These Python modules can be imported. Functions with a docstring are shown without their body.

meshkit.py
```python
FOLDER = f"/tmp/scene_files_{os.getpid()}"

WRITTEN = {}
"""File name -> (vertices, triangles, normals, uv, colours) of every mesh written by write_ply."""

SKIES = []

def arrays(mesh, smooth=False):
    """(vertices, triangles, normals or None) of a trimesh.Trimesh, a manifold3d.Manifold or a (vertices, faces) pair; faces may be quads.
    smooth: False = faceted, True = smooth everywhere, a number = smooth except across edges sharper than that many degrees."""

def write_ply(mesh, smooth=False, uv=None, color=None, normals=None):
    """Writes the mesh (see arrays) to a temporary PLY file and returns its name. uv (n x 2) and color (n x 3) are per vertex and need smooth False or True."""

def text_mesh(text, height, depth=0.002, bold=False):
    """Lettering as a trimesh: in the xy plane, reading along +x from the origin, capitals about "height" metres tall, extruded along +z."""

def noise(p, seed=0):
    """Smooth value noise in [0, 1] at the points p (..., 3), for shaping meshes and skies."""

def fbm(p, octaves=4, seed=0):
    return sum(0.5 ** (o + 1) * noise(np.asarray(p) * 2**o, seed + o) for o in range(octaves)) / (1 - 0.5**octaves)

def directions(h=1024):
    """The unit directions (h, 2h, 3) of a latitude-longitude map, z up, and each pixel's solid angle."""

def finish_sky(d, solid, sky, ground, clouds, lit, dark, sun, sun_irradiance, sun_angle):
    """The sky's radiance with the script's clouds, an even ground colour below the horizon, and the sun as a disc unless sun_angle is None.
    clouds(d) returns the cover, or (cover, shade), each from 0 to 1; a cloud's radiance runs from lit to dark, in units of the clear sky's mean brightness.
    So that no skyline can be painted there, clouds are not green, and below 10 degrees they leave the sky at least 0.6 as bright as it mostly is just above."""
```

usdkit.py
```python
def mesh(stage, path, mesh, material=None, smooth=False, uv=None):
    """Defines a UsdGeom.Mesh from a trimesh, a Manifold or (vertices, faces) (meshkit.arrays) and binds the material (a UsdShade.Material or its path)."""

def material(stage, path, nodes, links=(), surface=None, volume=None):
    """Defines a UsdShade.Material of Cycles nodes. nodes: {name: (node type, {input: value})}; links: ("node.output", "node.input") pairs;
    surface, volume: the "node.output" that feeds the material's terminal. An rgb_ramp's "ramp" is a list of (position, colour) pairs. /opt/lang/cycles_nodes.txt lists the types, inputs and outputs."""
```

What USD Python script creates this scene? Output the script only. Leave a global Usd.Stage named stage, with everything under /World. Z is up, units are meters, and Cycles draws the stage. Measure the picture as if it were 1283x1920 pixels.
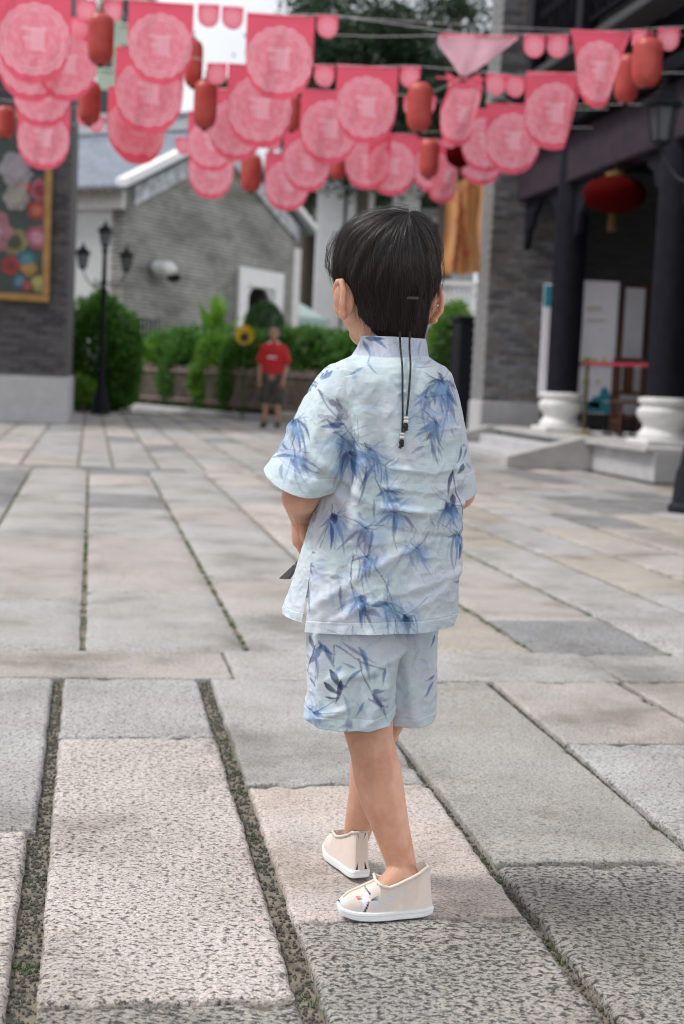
import math, random
import numpy as np, trimesh, usdkit, meshkit
import manifold3d as mf
from shapely.geometry import Polygon, box as sbox
from scipy.spatial import cKDTree
from pxr import Usd, UsdGeom, UsdLux, UsdShade, Sdf, Gf, Vt

random.seed(7)
RNG = np.random.default_rng(7)
stage = Usd.Stage.CreateInMemory()
UsdGeom.SetStageUpAxis(stage, 'Z')
UsdGeom.SetStageMetersPerUnit(stage, 1.0)
UsdGeom.Xform.Define(stage, '/World')
UsdGeom.Scope.Define(stage, '/World/Looks')

# ------------------------------------------------------------------ camera
FPX, EYE, ROLL = 2666.7, 0.88, 0.045
PITCH = math.radians(5.284)
_fw = np.array([0, math.cos(PITCH), -math.sin(PITCH)])
_up0 = np.array([0, math.sin(PITCH), math.cos(PITCH)])
_x0 = np.array([1.0, 0, 0])
_ri = _x0 * math.cos(ROLL) + _up0 * math.sin(ROLL)
_up = -_x0 * math.sin(ROLL) + _up0 * math.cos(ROLL)
_eye = np.array([0, 0, EYE])
cam = UsdGeom.Camera.Define(stage, '/World/camera')
M = np.eye(4)
M[0, :3], M[1, :3], M[2, :3], M[3, :3] = _ri, _up, -_fw, _eye
cam.AddTransformOp().Set(Gf.Matrix4d(*M.ravel().tolist()))
cam.CreateFocalLengthAttr(50.0)
cam.CreateHorizontalApertureAttr(36.0 * 1283 / 1920)
cam.CreateVerticalApertureAttr(36.0)
cam.CreateFStopAttr(4.5)
cam.CreateFocusDistanceAttr(2.36)
cam.CreateClippingRangeAttr(Gf.Vec2f(0.05, 5000))
cam.CreateExposureAttr(0.34)

# ------------------------------------------------------------------ sky and sun (bright overcast)
SUN_EL, SUN_AZ = math.radians(56), math.radians(-95)       # azimuth from +Y towards +X
sd = np.array([math.cos(SUN_EL) * math.sin(SUN_AZ), math.cos(SUN_EL) * math.cos(SUN_AZ), math.sin(SUN_EL)])
dome = UsdLux.DomeLight.Define(stage, '/World/sky')
sky_mat = usdkit.material(stage, '/World/Looks/overcast_sky', {
    'tc': ('texture_coordinate', {}),
    'sky': ('sky_texture', {'sky_type': 'single_scattering', 'sun_disc': False, 'sun_elevation': SUN_EL, 'sun_rotation': SUN_AZ}),
    'n': ('noise_texture', {'scale': 2.2, 'detail': 5.0, 'roughness': 0.55}),
    'r': ('rgb_ramp', {'ramp': [(0.3, (0.86, 0.86, 0.86)), (0.7, (1, 1, 1))]}),
    'c': ('rgb_ramp', {'ramp': [(0.3, (5.2, 5.4, 5.8)), (0.75, (8.8, 8.8, 8.9))]}),
    'm': ('mix', {'mix_type': 'mix'}),
    'bg': ('background_shader', {'strength': 0.12})},
    [('tc.generated', 'n.vector'), ('n.fac', 'r.fac'), ('n.fac', 'c.fac'), ('r.color', 'm.fac'), ('sky.color', 'm.color1'), ('c.color', 'm.color2'), ('m.color', 'bg.color')],
    surface='bg.background')
UsdShade.MaterialBindingAPI.Apply(dome.GetPrim()).Bind(sky_mat)
dome.GetPrim().SetCustomDataByKey('kind', 'structure')
sun = UsdLux.DistantLight.Define(stage, '/World/sun')
sun.CreateNormalizeAttr(True)
sun.CreateIntensityAttr(0.65)
sun.CreateAngleAttr(15.0)
sun.CreateColorAttr(Gf.Vec3f(1.0, 0.97, 0.93))
_z = sd; _xx = np.cross([0, 0, 1.0], _z); _xx /= np.linalg.norm(_xx); _yy = np.cross(_z, _xx)
SM = np.eye(4); SM[0, :3], SM[1, :3], SM[2, :3] = _xx, _yy, _z
sun.AddTransformOp().Set(Gf.Matrix4d(*SM.ravel().tolist()))

# ------------------------------------------------------------------ helpers
def ray(px, py):
    return _fw + _ri * (px - 641.5) / FPX - _up * (py - 960) / FPX
def at(px, py, Y):
    d = ray(px, py); return _eye + d * (Y / d[1])
def gp(px, py, z=0.0):
    d = ray(px, py); return _eye + d * ((z - EYE) / d[2])
PSI = math.radians(10.2)
UH, VH = np.array([math.cos(PSI), math.sin(PSI), 0]), np.array([-math.sin(PSI), math.cos(PSI), 0])
def st(u, v, z=0.0):
    """street frame (u across, v along the paving joints) to world"""
    return UH * u + VH * v + np.array([0, 0, z])
def to_st(p):
    return float(np.dot(p, UH)), float(np.dot(p, VH))

USED = {}
def path_for(name, parent=None):
    base = (parent.GetPath().pathString if parent is not None else '/World') + '/'
    k = USED.get(base + name, -1) + 1
    USED[base + name] = k
    return base + name + ('' if k == 0 else '_%03d' % k)
def prim(o):
    return o.GetPrim() if hasattr(o, 'GetPrim') else o
def tag(o, label=None, cat=None, group=None, kind=None):
    p = prim(o)
    for k, v in (('label', label), ('category', cat), ('group', group), ('kind', kind)):
        if v: p.SetCustomDataByKey(k, v)
    return p
def thing(name, label, cat, loc=(0, 0, 0), rotz=0.0, group=None, kind=None):
    x = UsdGeom.Xform.Define(stage, path_for(name))
    x.AddTranslateOp().Set(Gf.Vec3d(*map(float, loc)))
    x.AddRotateZOp().Set(math.degrees(rotz))
    return tag(x, label, cat, group, kind)
def dup(root, loc, rotz, label, group=None, scale=None):
    was = root.GetCustomData()
    import re
    x = UsdGeom.Xform.Define(stage, path_for(re.sub(r'_[0-9]{3}$', '', root.GetName())))
    p = x.GetPrim()
    p.GetReferences().AddInternalReference(root.GetPath())
    x.ClearXformOpOrder()
    x.AddTranslateOp().Set(Gf.Vec3d(*map(float, loc)))
    x.AddRotateZOp().Set(math.degrees(rotz))
    if scale is not None: x.AddScaleOp().Set(Gf.Vec3f(*map(float, scale)))
    tag(p, label, was['category'], group or was.get('group'))
    p.SetInstanceable(True)
    return p
def obj(name, mesh, mat, parent=None, smooth=False, color=None, label=None, kind=None, local=True):
    """one Mesh prim; mesh in world coordinates of a parent at the origin, or local to it"""
    m = usdkit.mesh(stage, path_for(name, parent), mesh, mat, smooth=smooth)
    if color is not None:
        pv = UsdGeom.PrimvarsAPI(m).CreatePrimvar('print', Sdf.ValueTypeNames.Color3fArray, 'vertex')
        pv.Set(Vt.Vec3fArray.FromNumpy(np.asarray(color, np.float32)))
    p = m.GetPrim()
    if label: p.SetCustomDataByKey('label', label)
    if kind: p.SetCustomDataByKey('kind', kind)
    return p

class MB:
    """collects boxes, tubes, prisms into one mesh"""
    def __init__(s): s.v, s.f, s.n = [], [], 0
    def add(s, v, f):
        v, f = np.asarray(v, float), np.asarray(f, int)
        if f.shape[1] == 4: f = np.vstack([f[:, [0, 1, 2]], f[:, [0, 2, 3]]])
        s.v.append(v); s.f.append(f + s.n); s.n += len(v); return s
    def tm(s, m): return s.add(m.vertices, m.faces)
    def box(s, c, size, ax=None, bevel=0.0):
        """centre, full sizes, rows of ax = axes"""
        ax = np.eye(3) if ax is None else np.asarray(ax, float)
        h = np.asarray(size, float) / 2
        if bevel > 0:
            b = min(bevel, h.min() * 0.8)
            pts = []
            for sx in (-1, 1):
                for sy in (-1, 1):
                    for sz in (-1, 1):
                        for k in range(3):
                            e = h - b; e = e.copy(); e[k] = h[k]
                            pts.append(np.array([sx, sy, sz]) * e)
            hull = trimesh.convex.convex_hull(np.array(pts))
            return s.add(np.asarray(c) + hull.vertices @ ax, hull.faces)
        p = np.array([[x, y, z] for x in (-1, 1) for y in (-1, 1) for z in (-1, 1)], float) * h
        f = [[0, 1, 3, 2], [4, 6, 7, 5], [0, 4, 5, 1], [2, 3, 7, 6], [0, 2, 6, 4], [1, 5, 7, 3]]
        return s.add(np.asarray(c) + p @ ax, f)
    def tube(s, pts, r, sides=8, caps=True):
        p = np.asarray(pts, float); n = len(p)
        r = np.broadcast_to(r, (n,))
        t = np.gradient(p, axis=0); t /= np.linalg.norm(t, axis=1, keepdims=True) + 1e-12
        ref = np.array([0, 0, 1.0]) if abs(t[:, 2]).mean() < 0.8 else np.array([1.0, 0, 0])
        a = np.cross(t, ref); a /= np.linalg.norm(a, axis=1, keepdims=True) + 1e-12
        b = np.cross(t, a); an = np.arange(sides) * 2 * np.pi / sides
        v = p[:, None] + r[:, None, None] * (np.cos(an)[None, :, None] * a[:, None] + np.sin(an)[None, :, None] * b[:, None])
        v = v.reshape(-1, 3)
        f = []
        for i in range(n - 1):
            for j in range(sides):
                f.append([i * sides + j, i * sides + (j + 1) % sides, (i + 1) * sides + (j + 1) % sides, (i + 1) * sides + j])
        s.add(v, np.array(f)[:, ::-1])
        if caps:
            for k, i in ((0, 0), (1, n - 1)):
                ring = v[i * sides:(i + 1) * sides]
                vv = np.vstack([ring, p[i]])
                ff = [[j, (j + 1) % sides, sides] if k == 0 else [(j + 1) % sides, j, sides] for j in range(sides)]
                s.add(vv, ff)
        return s
    def lathe(s, prof, c=(0, 0, 0), sides=24, sq=None):
        """profile of (r, z)"""
        prof = np.asarray(prof, float); n = len(prof)
        an = np.arange(sides) * 2 * np.pi / sides + (math.pi / sides if sq else 0)
        v = np.stack([prof[:, 0:1] * np.cos(an), prof[:, 0:1] * np.sin(an), np.repeat(prof[:, 1:2], sides, 1)], -1).reshape(-1, 3) + np.asarray(c)
        f = [[i * sides + j, i * sides + (j + 1) % sides, (i + 1) * sides + (j + 1) % sides, (i + 1) * sides + j] for i in range(n - 1) for j in range(sides)]
        s.add(v, f)
        for i, k in ((0, 0), (n - 1, 1)):
            if prof[i, 0] > 1e-6:
                ring = v[i * sides:(i + 1) * sides]; vv = np.vstack([ring, ring.mean(0)])
                s.add(vv, [[(j + 1) % sides, j, sides] if k == 0 else [j, (j + 1) % sides, sides] for j in range(sides)])
        return s
    def prism(s, poly, o, ex, ey, ez, depth):
        """shapely polygon in the (ex, ey) plane at o, extruded along ez"""
        m = trimesh.creation.extrude_polygon(poly, depth, engine='earcut')
        return s.add(np.asarray(o) + m.vertices @ np.array([ex, ey, ez], float), m.faces)
    def mesh(s): return (np.vstack(s.v), np.vstack(s.f))

def grid_faces(nu, nv, wrap=False):
    i, j = np.meshgrid(np.arange(nu - 1), np.arange(nv if wrap else nv - 1), indexing='ij')
    j2 = (j + 1) % nv
    q = np.stack([i * nv + j, i * nv + j2, (i + 1) * nv + j2, (i + 1) * nv + j], -1).reshape(-1, 4)
    return q

def interp(keys, ys):
    k = np.asarray(keys, float)
    from scipy.interpolate import PchipInterpolator
    return np.stack([PchipInterpolator(k[:, 0], k[:, c])(ys) for c in range(1, k.shape[1])], -1)

def bones(segs, edge=0.006, it=12, extra=()):
    """hulls of spheres joined to one smooth surface"""
    parts = []
    for a, ra, b, rb in segs:
        A = mf.Manifold.sphere(float(ra), 20).translate([float(x) for x in a])
        B = mf.Manifold.sphere(float(rb), 20).translate([float(x) for x in b])
        parts.append(mf.Manifold.batch_hull([A, B]))
    m = mf.Manifold.batch_boolean(parts + list(extra), mf.OpType.Add).refine_to_length(edge)
    d = m.to_mesh()
    t = trimesh.Trimesh(d.vert_properties[:, :3], d.tri_verts, process=True)
    trimesh.smoothing.filter_taubin(t, lamb=0.5, nu=0.53, iterations=it)
    return t
def ellipsoid(c, r, rot=None):
    m = mf.Manifold.sphere(1.0, 28).scale([float(x) for x in r])
    if rot is not None: m = m.rotate([float(x) for x in rot])
    return m.translate([float(x) for x in c])

# ------------------------------------------------------------------ materials
def mat(name, nodes, links, surface='p.BSDF'):
    return usdkit.material(stage, '/World/Looks/' + name, nodes, links, surface=surface)
def plain(name, col, rough=0.6, metallic=0.0, var=0.12, scale=6.0, bump=0.0, bscale=60.0, sheen=0.0, spec=0.5):
    """colour with a little mottling and optional fine relief"""
    c = np.asarray(col, float)
    nodes = {'g': ('geometry', {}), 'n': ('noise_texture', {'scale': scale, 'detail': 5.0, 'roughness': 0.6}),
             'r': ('rgb_ramp', {'ramp': [(0.3, tuple(np.clip(c * (1 - var), 0, 1))), (0.7, tuple(np.clip(c * (1 + var), 0, 1)))]}),
             'p': ('principled_bsdf', {'roughness': rough, 'metallic': metallic, 'specular_ior_level': spec, 'sheen_weight': sheen})}
    links = [('g.position', 'n.vector'), ('n.fac', 'r.fac'), ('r.color', 'p.base_color')]
    if bump > 0:
        nodes['bn'] = ('noise_texture', {'scale': bscale, 'detail': 4.0, 'roughness': 0.65})
        nodes['b'] = ('bump', {'strength': 0.6, 'distance': bump})
        links += [('g.position', 'bn.vector'), ('bn.fac', 'b.height'), ('b.normal', 'p.normal')]
    return mat(name, nodes, links)

def granite(name, light, dark, tint, amount=0.46, k=0.66):
    g_ = lambda c: tuple(k * t_ * (0.8 * x + 0.2 * float(np.mean(c))) for x, t_ in zip(c, (1.0, 1.0, 1.01)))
    light, tint, dark = g_(light), g_(tint), tuple(.8 * x for x in g_(dark))
    return mat(name, {
        'g': ('geometry', {}),
        'mp': ('mapping', {'scale': (0.75, 1.0, 1.0)}),
        's': ('noise_texture', {'scale': 118.0, 'detail': 6.0, 'roughness': 0.67}),
        'sr': ('rgb_ramp', {'ramp': [(amount - 0.07, (1, 1, 1)), (amount - 0.015, (0.7, 0.7, 0.7)), (amount + 0.035, (0, 0, 0))]}),
        's2': ('noise_texture', {'scale': 240.0, 'detail': 4.0, 'roughness': 0.7}),
        's2r': ('rgb_ramp', {'ramp': [(0.40, (0.55, 0.55, 0.57)), (0.5, (1.0, 1.0, 1.0)), (0.62, (1.2, 1.19, 1.17))]}),
        'l': ('noise_texture', {'scale': 4.0, 'detail': 5.0, 'roughness': 0.6}),
        'lr': ('rgb_ramp', {'ramp': [(0.36, light), (0.64, tint)]}),
        'st': ('noise_texture', {'scale': 1.7, 'detail': 5.0, 'roughness': 0.65}),
        'str': ('rgb_ramp', {'ramp': [(0.33, (0.60, 0.58, 0.55)), (0.47, (0.93, 0.92, 0.90)), (0.6, (1.04, 1.04, 1.04))]}),
        'm1': ('mix', {'mix_type': 'mix', 'color2': dark}),
        'm2': ('mix', {'mix_type': 'multiply', 'fac': 1.0}),
        'm3': ('mix', {'mix_type': 'multiply', 'fac': 1.0}),
        'bn': ('noise_texture', {'scale': 75.0, 'detail': 7.0, 'roughness': 0.68}),
        'b': ('bump', {'strength': 0.85, 'distance': 0.006}),
        'p': ('principled_bsdf', {'roughness': 0.72, 'specular_ior_level': 0.3})},
        [('g.position', 'mp.vector'), ('mp.vector', 's.vector'), ('mp.vector', 's2.vector'), ('g.position', 'l.vector'), ('g.position', 'st.vector'), ('mp.vector', 'bn.vector'),
         ('s.fac', 'sr.fac'), ('s2.fac', 's2r.fac'), ('l.fac', 'lr.fac'), ('st.fac', 'str.fac'),
         ('lr.color', 'm1.color1'), ('sr.color', 'm1.fac'), ('m1.color', 'm2.color1'), ('s2r.color', 'm2.color2'), ('m2.color', 'm3.color1'), ('str.color', 'm3.color2'),
         ('m3.color', 'p.base_color'), ('bn.fac', 'b.height'), ('b.normal', 'p.normal')])

G = {
    'grey': granite('granite_grey', (0.54, 0.53, 0.515), (0.15, 0.15, 0.155), (0.47, 0.46, 0.45), 0.43, .76),
    'pale': granite('granite_pale', (0.58, 0.565, 0.54), (0.25, 0.25, 0.25), (0.51, 0.50, 0.485), 0.40),
    'pink': granite('granite_pink', (0.66, 0.575, 0.525), (0.13, 0.12, 0.12), (0.60, 0.535, 0.49), 0.45, .82),
    'rose': granite('granite_rose', (0.62, 0.51, 0.45), (0.22, 0.19, 0.18), (0.57, 0.51, 0.47), 0.40, .84),
    'coarse': granite('granite_coarse', (0.55, 0.51, 0.45), (0.10, 0.095, 0.09), (0.45, 0.43, 0.40), 0.475, .66),
    'warm': granite('granite_warm', (0.60, 0.53, 0.44), (0.26, 0.24, 0.22), (0.53, 0.48, 0.42), 0.40),
    'dark': granite('granite_dark', (0.40, 0.40, 0.40), (0.15, 0.15, 0.155), (0.34, 0.345, 0.35), 0.44),
}
SOIL = plain('joint_grit', (0.155, 0.135, 0.105), 0.95, var=0.45, scale=45.0, bump=0.006, bscale=220.0)
def leafmat(name, a, b, trans=0.35):
    return mat(name, {
        'g': ('geometry', {}), 'r': ('rgb_ramp', {'ramp': [(0.0, a), (1.0, b)]}),
        'd': ('principled_bsdf', {'roughness': 0.5, 'specular_ior_level': 0.4}), 't': ('translucent_bsdf', {}), 'm': ('mix_closure', {'fac': trans})},
        [('g.random_per_island', 'r.fac'), ('r.color', 'd.base_color'), ('r.color', 't.color'), ('d.BSDF', 'm.closure1'), ('t.BSDF', 'm.closure2')], surface='m.closure')
LEAF = {'bush': leafmat('leaf_bush', (0.04, 0.11, 0.015), (0.14, 0.30, 0.035)),
        'hedge': leafmat('leaf_hedge', (0.06, 0.17, 0.02), (0.22, 0.44, 0.06)),
        'bright': leafmat('leaf_bright', (0.13, 0.28, 0.03), (0.27, 0.46, 0.06)),
        'topiary': leafmat('leaf_topiary', (0.02, 0.075, 0.015), (0.05, 0.14, 0.03)),
        'tree': leafmat('leaf_tree', (0.014, 0.036, 0.014), (0.045, 0.10, 0.03), 0.3),
        'tree_far': leafmat('leaf_tree_far', (0.05, 0.11, 0.04), (0.11, 0.19, 0.07), 0.4)}
BARK = plain('bark', (0.09, 0.07, 0.055), 0.9, var=0.3, scale=14, bump=0.01, bscale=40)
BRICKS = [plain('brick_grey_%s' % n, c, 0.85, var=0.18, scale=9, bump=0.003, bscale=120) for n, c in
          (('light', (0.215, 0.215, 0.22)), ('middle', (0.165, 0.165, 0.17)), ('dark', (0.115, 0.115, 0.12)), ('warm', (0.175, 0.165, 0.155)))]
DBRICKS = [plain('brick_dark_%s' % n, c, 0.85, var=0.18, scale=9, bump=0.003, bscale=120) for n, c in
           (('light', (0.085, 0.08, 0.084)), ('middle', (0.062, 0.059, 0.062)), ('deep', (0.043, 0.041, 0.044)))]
MORTAR = plain('mortar', (0.29, 0.29, 0.285), 0.95, var=0.15, scale=20)
DMORTAR = plain('mortar_dark', (0.13, 0.125, 0.125), 0.95, var=0.15, scale=20)
STONE = plain('cut_stone', (0.40, 0.40, 0.41), 0.8, var=0.12, scale=5, bump=0.003, bscale=90)
WSTONE = plain('white_stone', (0.62, 0.62, 0.61), 0.7, var=0.1, scale=7, bump=0.002, bscale=90)
WPAINT = plain('white_paint', (0.72, 0.72, 0.73), 0.6, var=0.06, scale=4)
BLACKM = plain('black_iron', (0.011, 0.012, 0.017), 0.55, var=0.2, scale=20, spec=0.15)
DWOOD = plain('dark_wood', (0.011, 0.011, 0.017), 0.6, var=0.25, scale=8, spec=0.08)
DWOODM = plain('dark_wood_matt', (0.009, 0.009, 0.012), 0.85, var=0.25, scale=8, spec=0.04)
PWOOD = plain('plum_wood', (0.034, 0.024, 0.034), 0.7, var=0.2, scale=6, spec=0.1)
DARKW = plain('dark_plaster', (0.032, 0.032, 0.034), 0.9, var=0.15)

# ------------------------------------------------------------------ ground and paving
gm = MB(); gm.box((0, 400, -0.066), (2400, 2400, 0.1))
tag(obj('ground', gm.mesh(), SOIL), 'gritty earth bed showing in the joints between the stones', 'ground', kind='structure')
paving = thing('paving', 'worn granite slab paving laid in long rows across the square', 'paving', kind='structure')

def topix(p):
    v = np.asarray(p, float) - _eye; w = v @ _fw
    return np.array([641.5 + FPX * (v @ _ri) / w, 960 - FPX * (v @ _up) / w]) if w > 0.2 else None
def in_view(ps, mx=60, my=60):
    q = [topix(p) for p in ps]
    q = np.array([x for x in q if x is not None])
    if len(q) == 0: return False
    lo, hi = q.min(0), q.max(0)
    return hi[0] > -mx and lo[0] < 1283 + mx and hi[1] > -my and lo[1] < 1920 + my

def stone(corners, res, seed, rough=0.004, wear=0.012, tilt=0.0, relief=0.0):
    """corners [(u,v)] x4: near-left, near-right, far-right, far-left; local mesh in world coordinates"""
    c = np.asarray(corners, float)
    L = np.linalg.norm(c[3] - c[0]); W = np.linalg.norm(c[1] - c[0])
    nu, nv = max(3, int(W / res) + 1), max(3, int(L / res) + 1)
    s, t = np.meshgrid(np.linspace(0, 1, nu), np.linspace(0, 1, nv), indexing='ij')
    # crowd the border rows so that the worn edge is resolved
    e = min(0.35, wear * 1.2 / W); s = np.where(s < .5, np.maximum(s, 0), s)
    p = (c[0] * ((1 - s) * (1 - t))[..., None] + c[1] * (s * (1 - t))[..., None] + c[2] * (s * t)[..., None] + c[3] * ((1 - s) * t)[..., None])
    q = np.concatenate([p, np.full(p.shape[:2] + (1,), seed * 3.7)], -1)
    ds, dt = np.minimum(s, 1 - s) * W, np.minimum(t, 1 - t) * L
    d = np.minimum(ds, dt)
    n1 = meshkit.fbm(q * np.array([14, 14, 1]), 4, seed) - 0.5; n2 = meshkit.fbm(q * np.array([13, 13, 1]) + 9, 4, seed + 5) - 0.5
    fall = np.exp(-d / (res * 1.5 + 0.006))
    p = p.copy(); p[..., 0] += n1 * rough * 5 * fall; p[..., 1] += n2 * rough * 5 * fall
    z = -wear * 0.75 * np.clip(1 - d / wear, 0, 1) ** 1.6 * (0.5 + 1.1 * meshkit.noise(q * 30, seed + 2))
    if relief > 0:
        z = z + (meshkit.fbm(q * np.array([45, 60, 1]), 4, seed + 3) - 0.5) * relief + (meshkit.fbm(q * 5, 2, seed + 4) - 0.5) * relief * 1.2
    if relief > 0:
        cr_ = np.random.default_rng(seed + 900)
        for _ in range(9):                                   # chipped edges and corners
            side, w_, rad = cr_.integers(4), cr_.random(), cr_.uniform(.012, .035)
            cs, ct = [(w_, 0), (1, w_), (w_, 1), (0, w_)][side]
            dd = np.hypot((s - cs) * W, (t - ct) * L) + (meshkit.noise(q * 60, seed + 7) - .5) * .012
            z = z - .009 * np.clip(1 - dd / rad, 0, 1) ** .8
    z = z + tilt * (s - 0.5) * 0.6 + tilt * (t - 0.5)
    v = UH[None, None] * p[..., 0:1] + VH[None, None] * p[..., 1:2]
    v[..., 2] = z
    V = v.reshape(-1, 3); F = grid_faces(nu, nv)[:, ::-1]
    idx = np.arange(nu * nv).reshape(nu, nv)
    rim = np.concatenate([idx[:, 0], idx[-1, 1:], idx[::-1, -1][1:], idx[0, ::-1][1:-1]])
    low = V[rim].copy(); low[:, 2] = -0.06
    n = len(rim); k = np.arange(n)
    F2 = np.stack([rim[k], V.shape[0] + k, V.shape[0] + (k + 1) % n, rim[(k + 1) % n]], -1)
    # split the skirt from the top so that the edge shades crisply
    return np.vstack([V, low]), np.vstack([F, F2])[:, ::-1]

def edge(p, q):
    a, b = to_st(gp(*p)), to_st(gp(*q))
    k = (b[0] - a[0]) / (b[1] - a[1])
    return lambda v: a[0] + k * (v - a[1])
def vpx(x, y): return to_st(gp(x, y))[1]
JOBS = []       # (corners, material, near?)
def quad(le, re, v0, v1, gap=0.0065): return [(le(v0 + gap), v0 + gap), (re(v0 + gap), v0 + gap), (re(v1 - gap), v1 - gap), (le(v1 - gap), v1 - gap)]
def const(u): return lambda v: u
VN = 1.25                                            # nearest paving row, behind the lower edge of the frame
S0, S1 = vpx(369, 1272), vpx(460, 1220)              # the cross strip
e0r, e0r2 = edge((100, 1270), (67, 1552)), edge((52, 1564), (10, 1898))
e1l, e1r = edge((120, 1270), (70, 1878)), edge((369, 1272), (559, 1873))
e2l, e2r = edge((396, 1275), (613, 1898)), edge((748, 1400), (1121, 1902))
e3l, e3r = edge((735, 1370), (1161, 1912)), edge((915, 1280), (1275, 1586))
e4l, e4r = edge((928, 1280), (1290, 1586)), edge((1178, 1293), (1277, 1350))
e5l = edge((1190, 1293), (1290, 1350))
c0 = const(-0.5)
for le, re, cuts, mats in (
        (c0, e0r, [vpx(40, 1557), S0], ['grey']), (c0, e0r2, [VN, vpx(40, 1557)], ['pink']),
        (e1l, e1r, [VN, vpx(300, 1879), vpx(260, 1383), S0], ['coarse', 'pink', 'grey']),
        (e2l, e2r, [VN, vpx(700, 1723), vpx(640, 1471), S0], ['coarse', 'rose', 'pale']),
        (e3l, e3r, [VN, vpx(1100, 1617), S0], ['coarse', 'warmgrey']),
        (e4l, e4r, [VN, 2.45, vpx(1200, 1393), S0], ['grey', 'grey', 'rosepale']),
        (e5l, const(2.05), [VN, 3.05, S0], ['grey', 'rosepale'])):
    for k in range(len(cuts) - 1):
        JOBS.append((quad(le, re, cuts[k], cuts[k + 1]), mats[k], 2))
cutu = [-1.6, 0.44, to_st(gp(1150, 1265))[0], 2.05, 3.0]
cutu = sorted(cutu)
for k in range(len(cutu) - 1):
    a, b = cutu[k] + .003, cutu[k + 1] - .003
    JOBS.append(([(a, S0 + .004), (b, S0 + .004), (b, S1 - .004), (a, S1 - .004)], ['rosepale', 'pale', 'pale', 'grey'][k % 4], 2))
ke = [-3.0, -2.5, -1.98, -1.46, -0.97, -0.485, -0.002, 0.524, 1.02, 1.504, 1.99, 2.41, 2.82, 3.27, 3.72, 4.15, 4.6, 5.04, 5.46]
E1 = 12.75
fixed = {5: [vpx(75, 1120), vpx(80, 1005)], 6: [vpx(300, 1111), vpx(290, 1004)], 7: [vpx(500, 1152), vpx(470, 1080), vpx(400, 982)], 9: [vpx(990, 1162)], 10: [vpx(1170, 1136)]}
rr = random.Random(3)
PAL = ['pale', 'pale', 'grey', 'rosepale', 'rosepale', 'warm', 'pink', 'pale', 'grey', 'dark']
for k in range(len(ke) - 1):
    a, b = ke[k] + 0.011, ke[k + 1] - 0.011
    cuts = [S1] + sorted(fixed.get(k, []))
    while cuts[-1] < E1 - 0.5:
        cuts.append(min(E1, cuts[-1] + rr.uniform(0.7, 1.7)))
    if cuts[-1] < E1: cuts.append(E1)
    for i in range(len(cuts) - 1):
        m = rr.choice(PAL)
        if k == 8 and i == 0: m = 'warm'
        if k == 9 and i == 0: m = 'dark'
        if k == 10 and i == 0: m = 'grey'
        if k == 10 and i == 1: m = 'pale'
        if k in (5, 6, 7) and i < 3: m = ['pale', 'rosepale', 'pale'][i]
        JOBS.append(([(a, cuts[i] + .006), (b, cuts[i] + .006), (b, cuts[i + 1] - .006), (a, cuts[i + 1] - .006)], m, 1))
E2 = E1 + 0.42
u = -4.0
while u < 5.4:
    w = rr.uniform(1.2, 1.8)
    JOBS.append(([(u, E1 + .006), (min(5.46, u + w) - .006, E1 + .006), (min(5.46, u + w) - .006, E2 - .006), (u, E2 - .006)], rr.choice(PAL), 0)); u += w
gx = [to_st(gp(x, y))[0] for x, y in ((40, 865), (147, 872), (212, 872), (299, 877), (390, 884))]
ks = sorted(gx)
step = 0.46
while ks[0] > -7: ks.insert(0, ks[0] - step)
while ks[-1] < 5.0: ks.append(ks[-1] + step)
ks.append(5.46)
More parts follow.
